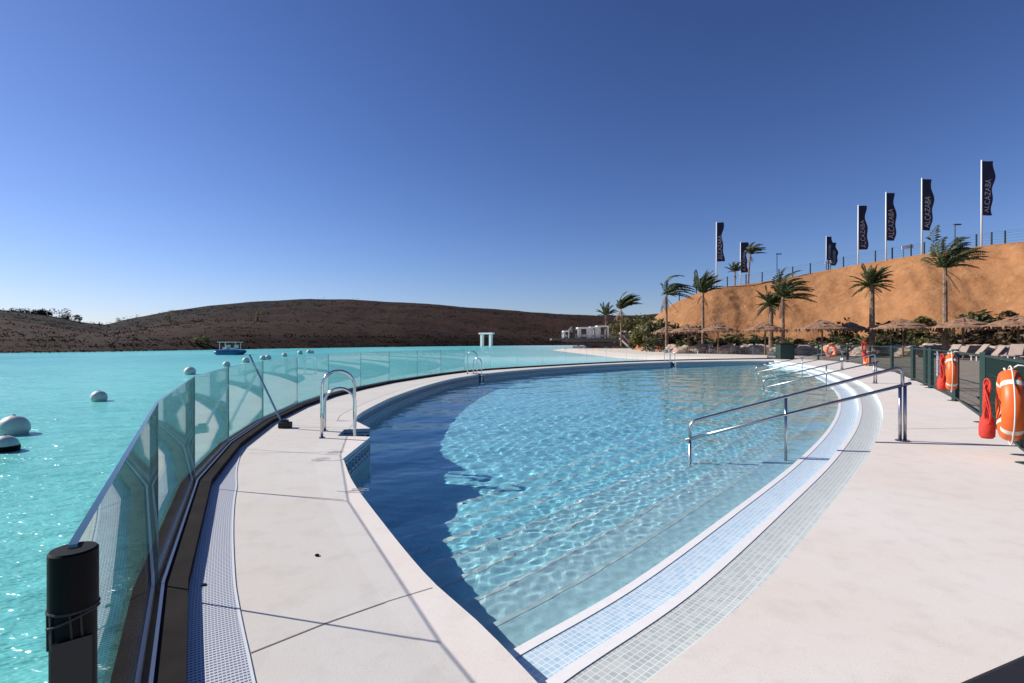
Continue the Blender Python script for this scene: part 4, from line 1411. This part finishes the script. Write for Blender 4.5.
white_board(735, 86, 286.5, .6, .4, "small white board near the second banner from the left")

# ------------------------------------------------------------------ beach club over the lagoon
def beach_club():
    Y = 102.0
    X0, X1 = atx(566, Y), atx(650, Y)
    t = empty("beach_platform", (X0, Y, LAG)); tag(t, "dark raised timber platform at the lagoon's edge carrying the white cabanas", "platform")
    top = atz(338.3, Y) - LAG
    W = X1 - X0
    mb = MB(); mb.box((W / 2, 3, top - .35), (W, 7, .7)); mb.build("deck", M_DARKWOOD, t)
    mb = MB(); mb.box((-1.4, 3, top - .2), (2.8, 6, .4)); mb.build("landing", M_DARKWOOD, t)
    for i, fx in enumerate(np.linspace(.15, .96, 9)):
        mb = MB(); mb.box((W * fx, .4 , (top - .7) / 2 - .2), (.35, .35, top - .3)); mb.build("pile", M_DARKWOOD, t)
    mb = MB(); mb.box((W * .62, 2.5, (top - .7) / 2 - .1), (W * .72, 5, top - .9)); mb.build("base_wall", M_DARKWOOD, t)
    for sx, w in ((.22, 2.6), (.40, 1.4)):
        mb = MB(); mb.box((W * sx - 1, -.05 + .3, .55), (w, .5, .7)); mb.build("pale_footing", M_PAINT, t, bevel=.05)
    # stair along the front
    mb = MB(); n = 10
    xs0 = atx(619, Y) - X0; dx = (atx(632, Y - 2) - X0 - xs0)
    for k in range(n):
        q = k / (n - 1)
        mb.box((xs0 + dx * q, -1.2, top - .1 - (top - .3) * q), (dx / n * 1.1, 1.4, .12))
    mb.build("stair_treads", M_ROPE, t)
    for yy in (-1.95, -.45):
        mb = MB(); mb.tube([(xs0 - .1, yy, top + .0), (xs0 + dx, yy, .2)], .13, 6); mb.tube([(xs0 - .1, yy, top + .95), (xs0 + dx, yy, 1.0)], .05, 6); mb.build("stair_rail", M_ROPE, t)
    z0 = LAG + top
    def cabana(px0, px1, hpx, label, curtains):
        xa, xb = atx(px0, Y), atx(px1, Y)
        w = xb - xa; h = hpx / F * Y
        o = empty("cabana", (xa, Y + .3, z0)); tag(o, label, "cabana", "white cabanas on the platform")
        for x in (.1, w - .1):
            for y in (.1, 2.9):
                mb = MB(); mb.box((x, y, h / 2), (.2, .2, h)); mb.build("post", M_PAINT, o)
        mb = MB(); mb.box((w / 2, 1.5, h - .1), (w, 3.1, .28)); mb.build("canopy", M_PAINT, o, bevel=.05)
        for (q0, q1) in curtains:
            mb = MB(); n = 12
            for k in range(n):
                xa_ = w * (q0 + (q1 - q0) * k / n); xb_ = w * (q0 + (q1 - q0) * (k + 1) / n)
                ya = .05 + .10 * (k % 2); yb = .05 + .10 * ((k + 1) % 2)
                sq = lambda z: z
                mb.face([(xa_, ya, .05), (xb_, yb, .05), (xb_, yb, h - .24), (xa_, ya, h - .24)])
            mb.build("curtain", M_PAINT, o)
        mb = MB(); mb.box((w / 2, 2.0, .5), (w * .7, 1.3, .5)); mb.build("daybed", M_WHITE, o, bevel=.08)
    cabana(563.5, 569.5, 7.5, "small white cabana at the left end of the platform", [(0, .3)])
    cabana(578, 590, 11, "white cabana second from the left on the platform, with a square opening", [(0, .28), (.72, 1)])
    cabana(590.4, 597, 11.5, "narrow white cabana in the middle of the platform", [(.0, .45), (.75, 1)])
    cabana(597.5, 609, 12.6, "tallest white cabana, at the right of the platform with gathered curtains", [(0, .30), (.82, 1)])
    o = empty("thatched_hut", (atx(572.5, Y + 1), Y + 2, z0)); tag(o, "grey thatched hut roof between the two left cabanas", "hut")
    mb = MB(); mb.lathe([(.05, 2.5), (.9, 1.6), (1.5, .9)], n=12); mb.build("roof", M_DARKWOOD, o)
    mb = MB()
    for a in range(4): mb.tube([(1.0 * math.cos(a * 1.57), 1.0 * math.sin(a * 1.57), 0), (1.0 * math.cos(a * 1.57), 1.0 * math.sin(a * 1.57), 1.3)], .08, 6)
    mb.build("posts", M_DARKWOOD, o)
    for k, px in enumerate((614, 618, 623, 628, 634)):
        o = copy_tree(proto); o.location = (atx(px, Y + 1), Y + 1.5, z0); o.rotation_euler = (0, 0, .3); o.scale = (1.5, 1.5, 1.5)
        tag(o, "pale sun lounger on the dark platform right of the cabanas", None, "sun loungers on the platform")
beach_club()
# white gate frame on the far shore
Y = 196
t = empty("garden_arch", (atx(486.5, Y), Y, -.6), -.55); tag(t, "white square arch standing on the far shore of the lagoon", "arch")
w = 13 / F * Y; h = atz(334, Y) + .6
for x in (-w / 2 + .45, w / 2 - .5):
    mb = MB(); mb.box((x, 0, h / 2), (.95, 1.2, h)); mb.build("pillar", M_PAINT, t)
mb = MB(); mb.box((0, 0, h + .2), (w + 1.4, 1.5, .6)); mb.build("beam", M_PAINT, t)

# ------------------------------------------------------------------ boat and buoys
def boat():
    Y = 68.0
    t = empty("pedal_boat", (atx(230.5, Y), Y, LAG), .12); tag(t, "blue twin-hulled pleasure boat with a pale canopy on the lagoon", "boat")
    L = 26 / F * Y
    for y in (-.75, .75):
        mb = MB()
        pts = [(-L / 2, y, .35), (-L / 2 + .3, y, .28), (-L / 4, y, .25), (L / 4, y, .25), (L / 2 - .4, y, .30), (L / 2, y, .42)]
        mb.tube(pts, [.12, .30, .36, .36, .28, .10], 12); mb.build("hull", M_BLUE_HULL, t, smooth=True)
    mb = MB(); mb.box((0, 0, .56), (L * .9, 1.9, .16)); mb.build("deck", M_BLUE_HULL, t, bevel=.04)
    for x in (-.55, .45):
        mb = MB(); mb.box((x, 0, .78), (.5, 1.2, .28)); mb.box((x + .28, 0, 1.05), (.12, 1.2, .5)); mb.build("seat", M_WHITE, t, bevel=.05)
    for x in (-1.0, .95):
        for y in (-.85, .85):
            mb = MB(); mb.tube([(x, y, .6), (x, y, 1.62)], .04, 6); mb.build("canopy_post", M_ROPE, t)
    mb = MB(); mb.box((-.02, 0, 1.66), (2.5, 2.0, .09)); mb.build("canopy", M_ROPE, t, bevel=.03)
boat()
def buoy(px, py, dia, label, group="round buoys floating on the lagoon", fl=.95, name="buoy", band=False):
    """py is the waterline row"""
    Y = (EYE - LAG) * F / (py - 341.5)
    r = dia / F * Y / 2
    t = empty(name, (atx(px, Y), Y, LAG)); tag(t, label, "buoy", group)
    mb = MB()
    prof = [(r * math.sin(a), -r * fl * math.cos(a)) for a in np.linspace(.02, math.pi - .02, 18)]
    mb.lathe(prof, (0, 0, r * fl * .55), 24, M=Matrix.Rotation(.25, 3, 'Y'))
    mb.build("float", M_BUOY, t, smooth=True)
    mb = MB()
    mb.lathe([(r * 1.003, -.05 * r), (r * 1.03, 0), (r * 1.003, .05 * r)], (0, 0, r * fl * .55), 24, M=Matrix.Rotation(.25, 3, 'Y')); mb.build("seam", M_BUOY if not band else M_BLACK, t)
    mb = MB(); mb.tube([(r * .09 * math.cos(a), 0, r * fl * 1.55 + r * .09 * math.sin(a)) for a in np.linspace(0, 6.28, 12, endpoint=False)], r * .03, 5, closed=True); mb.build("eyelet", M_BLACK, t)
    return t
buoy(14, 434, 25, "largest pale round buoy on the lagoon at the left edge of the photo")
t = buoy(5, 451, 22, "low white buoy with a black underside in front of the largest buoy", band=True, fl=.9)
mb = MB(); r_ = 22 / F * 8.2 / 2
mb.lathe([(r_ * 1.02, -.02), (r_ * 1.06, .03), (r_ * 1.02, .07)], (0, 0, .02), 24); mb.build("black_skirt", M_BLACK, t)
buoy(99, 401, 14, "pale round buoy alone on the lagoon, second nearest of the line")
buoy(190, 374.5, 10.5, "pale round buoy just beyond the corner of the glass balustrade")
for (px, py, d) in ((226.5, 366.5, 7), (246, 362.5, 7), (263, 359.8, 6), (268, 359.3, 6), (284.5, 356.5, 5), (300, 354.2, 5), (309, 353.4, 5), (312, 353.2, 4)):
    buoy(px, py, d, "small pale buoy in the line of floats beyond the balustrade")

# ------------------------------------------------------------------ small things on the deck
def small_drain(x, y, label):
    mb = MB(); mb.lathe([(0, .006), (.012, .006), (.014, .001)], (0, 0, .004), 12)
    o = mb.build("deck_stud", M_BLACK); o.location = (x, y, 0); tag(o, label, "stud", "small studs in the deck")
def on_deck(px, py):
    Y = EYE * F / (py - 341.5); return atx(px, Y), Y
small_drain(*on_deck(204, 586), "tiny black stud in the drain grating near the kerb")
small_drain(*on_deck(317, 556), "tiny black stud in the pale deck left of the coping seam")
mb = MB()
for (px, py) in ((318, 460.5), (338, 453), (347, 491)):
    x, y = on_deck(px, py)
    for k in range(5):
        a = random.uniform(-.25, .25)
        x0 = x + random.uniform(-.14, .05); y0 = y + random.uniform(-.10, .10)
        P = np.array([(x0, y0), (x0 + .07, y0 + .03 * math.sin(k)), (x0 + .15, y0 + .06 * a)])
        n = normals(P); ribbon(mb, P - n * .006, P + n * .006, .0030, .0030)
tag(mb.build("deck_scratches", M_MARK), kind="structure")

def black_bag():
    t = empty("camera_bag", (1.705, 1.565, 0), R(22.5)); tag(t, "black fabric bag lying on the deck, cut by the lower right corner of the photo", "bag")
    m, nt, b = principled("black_nylon", (.012, .011, .014), .75)
    w = noise_tex(nt, objcoord(nt), 120, 2); bump(nt, b, w, .4, .004)
    mb = MB(); mb.box((.0, .0, .11), (.66, .34, .22)); mb.build("body", m, t, bevel=.018)
    mb = MB(); mb.box((.0, -.20, .09), (.34, .08, .15)); mb.build("front_pocket", m, t, bevel=.025)
    mb = MB(); mb.tube([(-.20, -.05, .20), (-.12, -.07, .25), (.1, -.07, .26), (.2, -.05, .20)], .014, 8); mb.build("handle", m, t, smooth=True)
black_bag()

for o in RECEIVERS:
    o.cycles.is_caustics_receiver = True
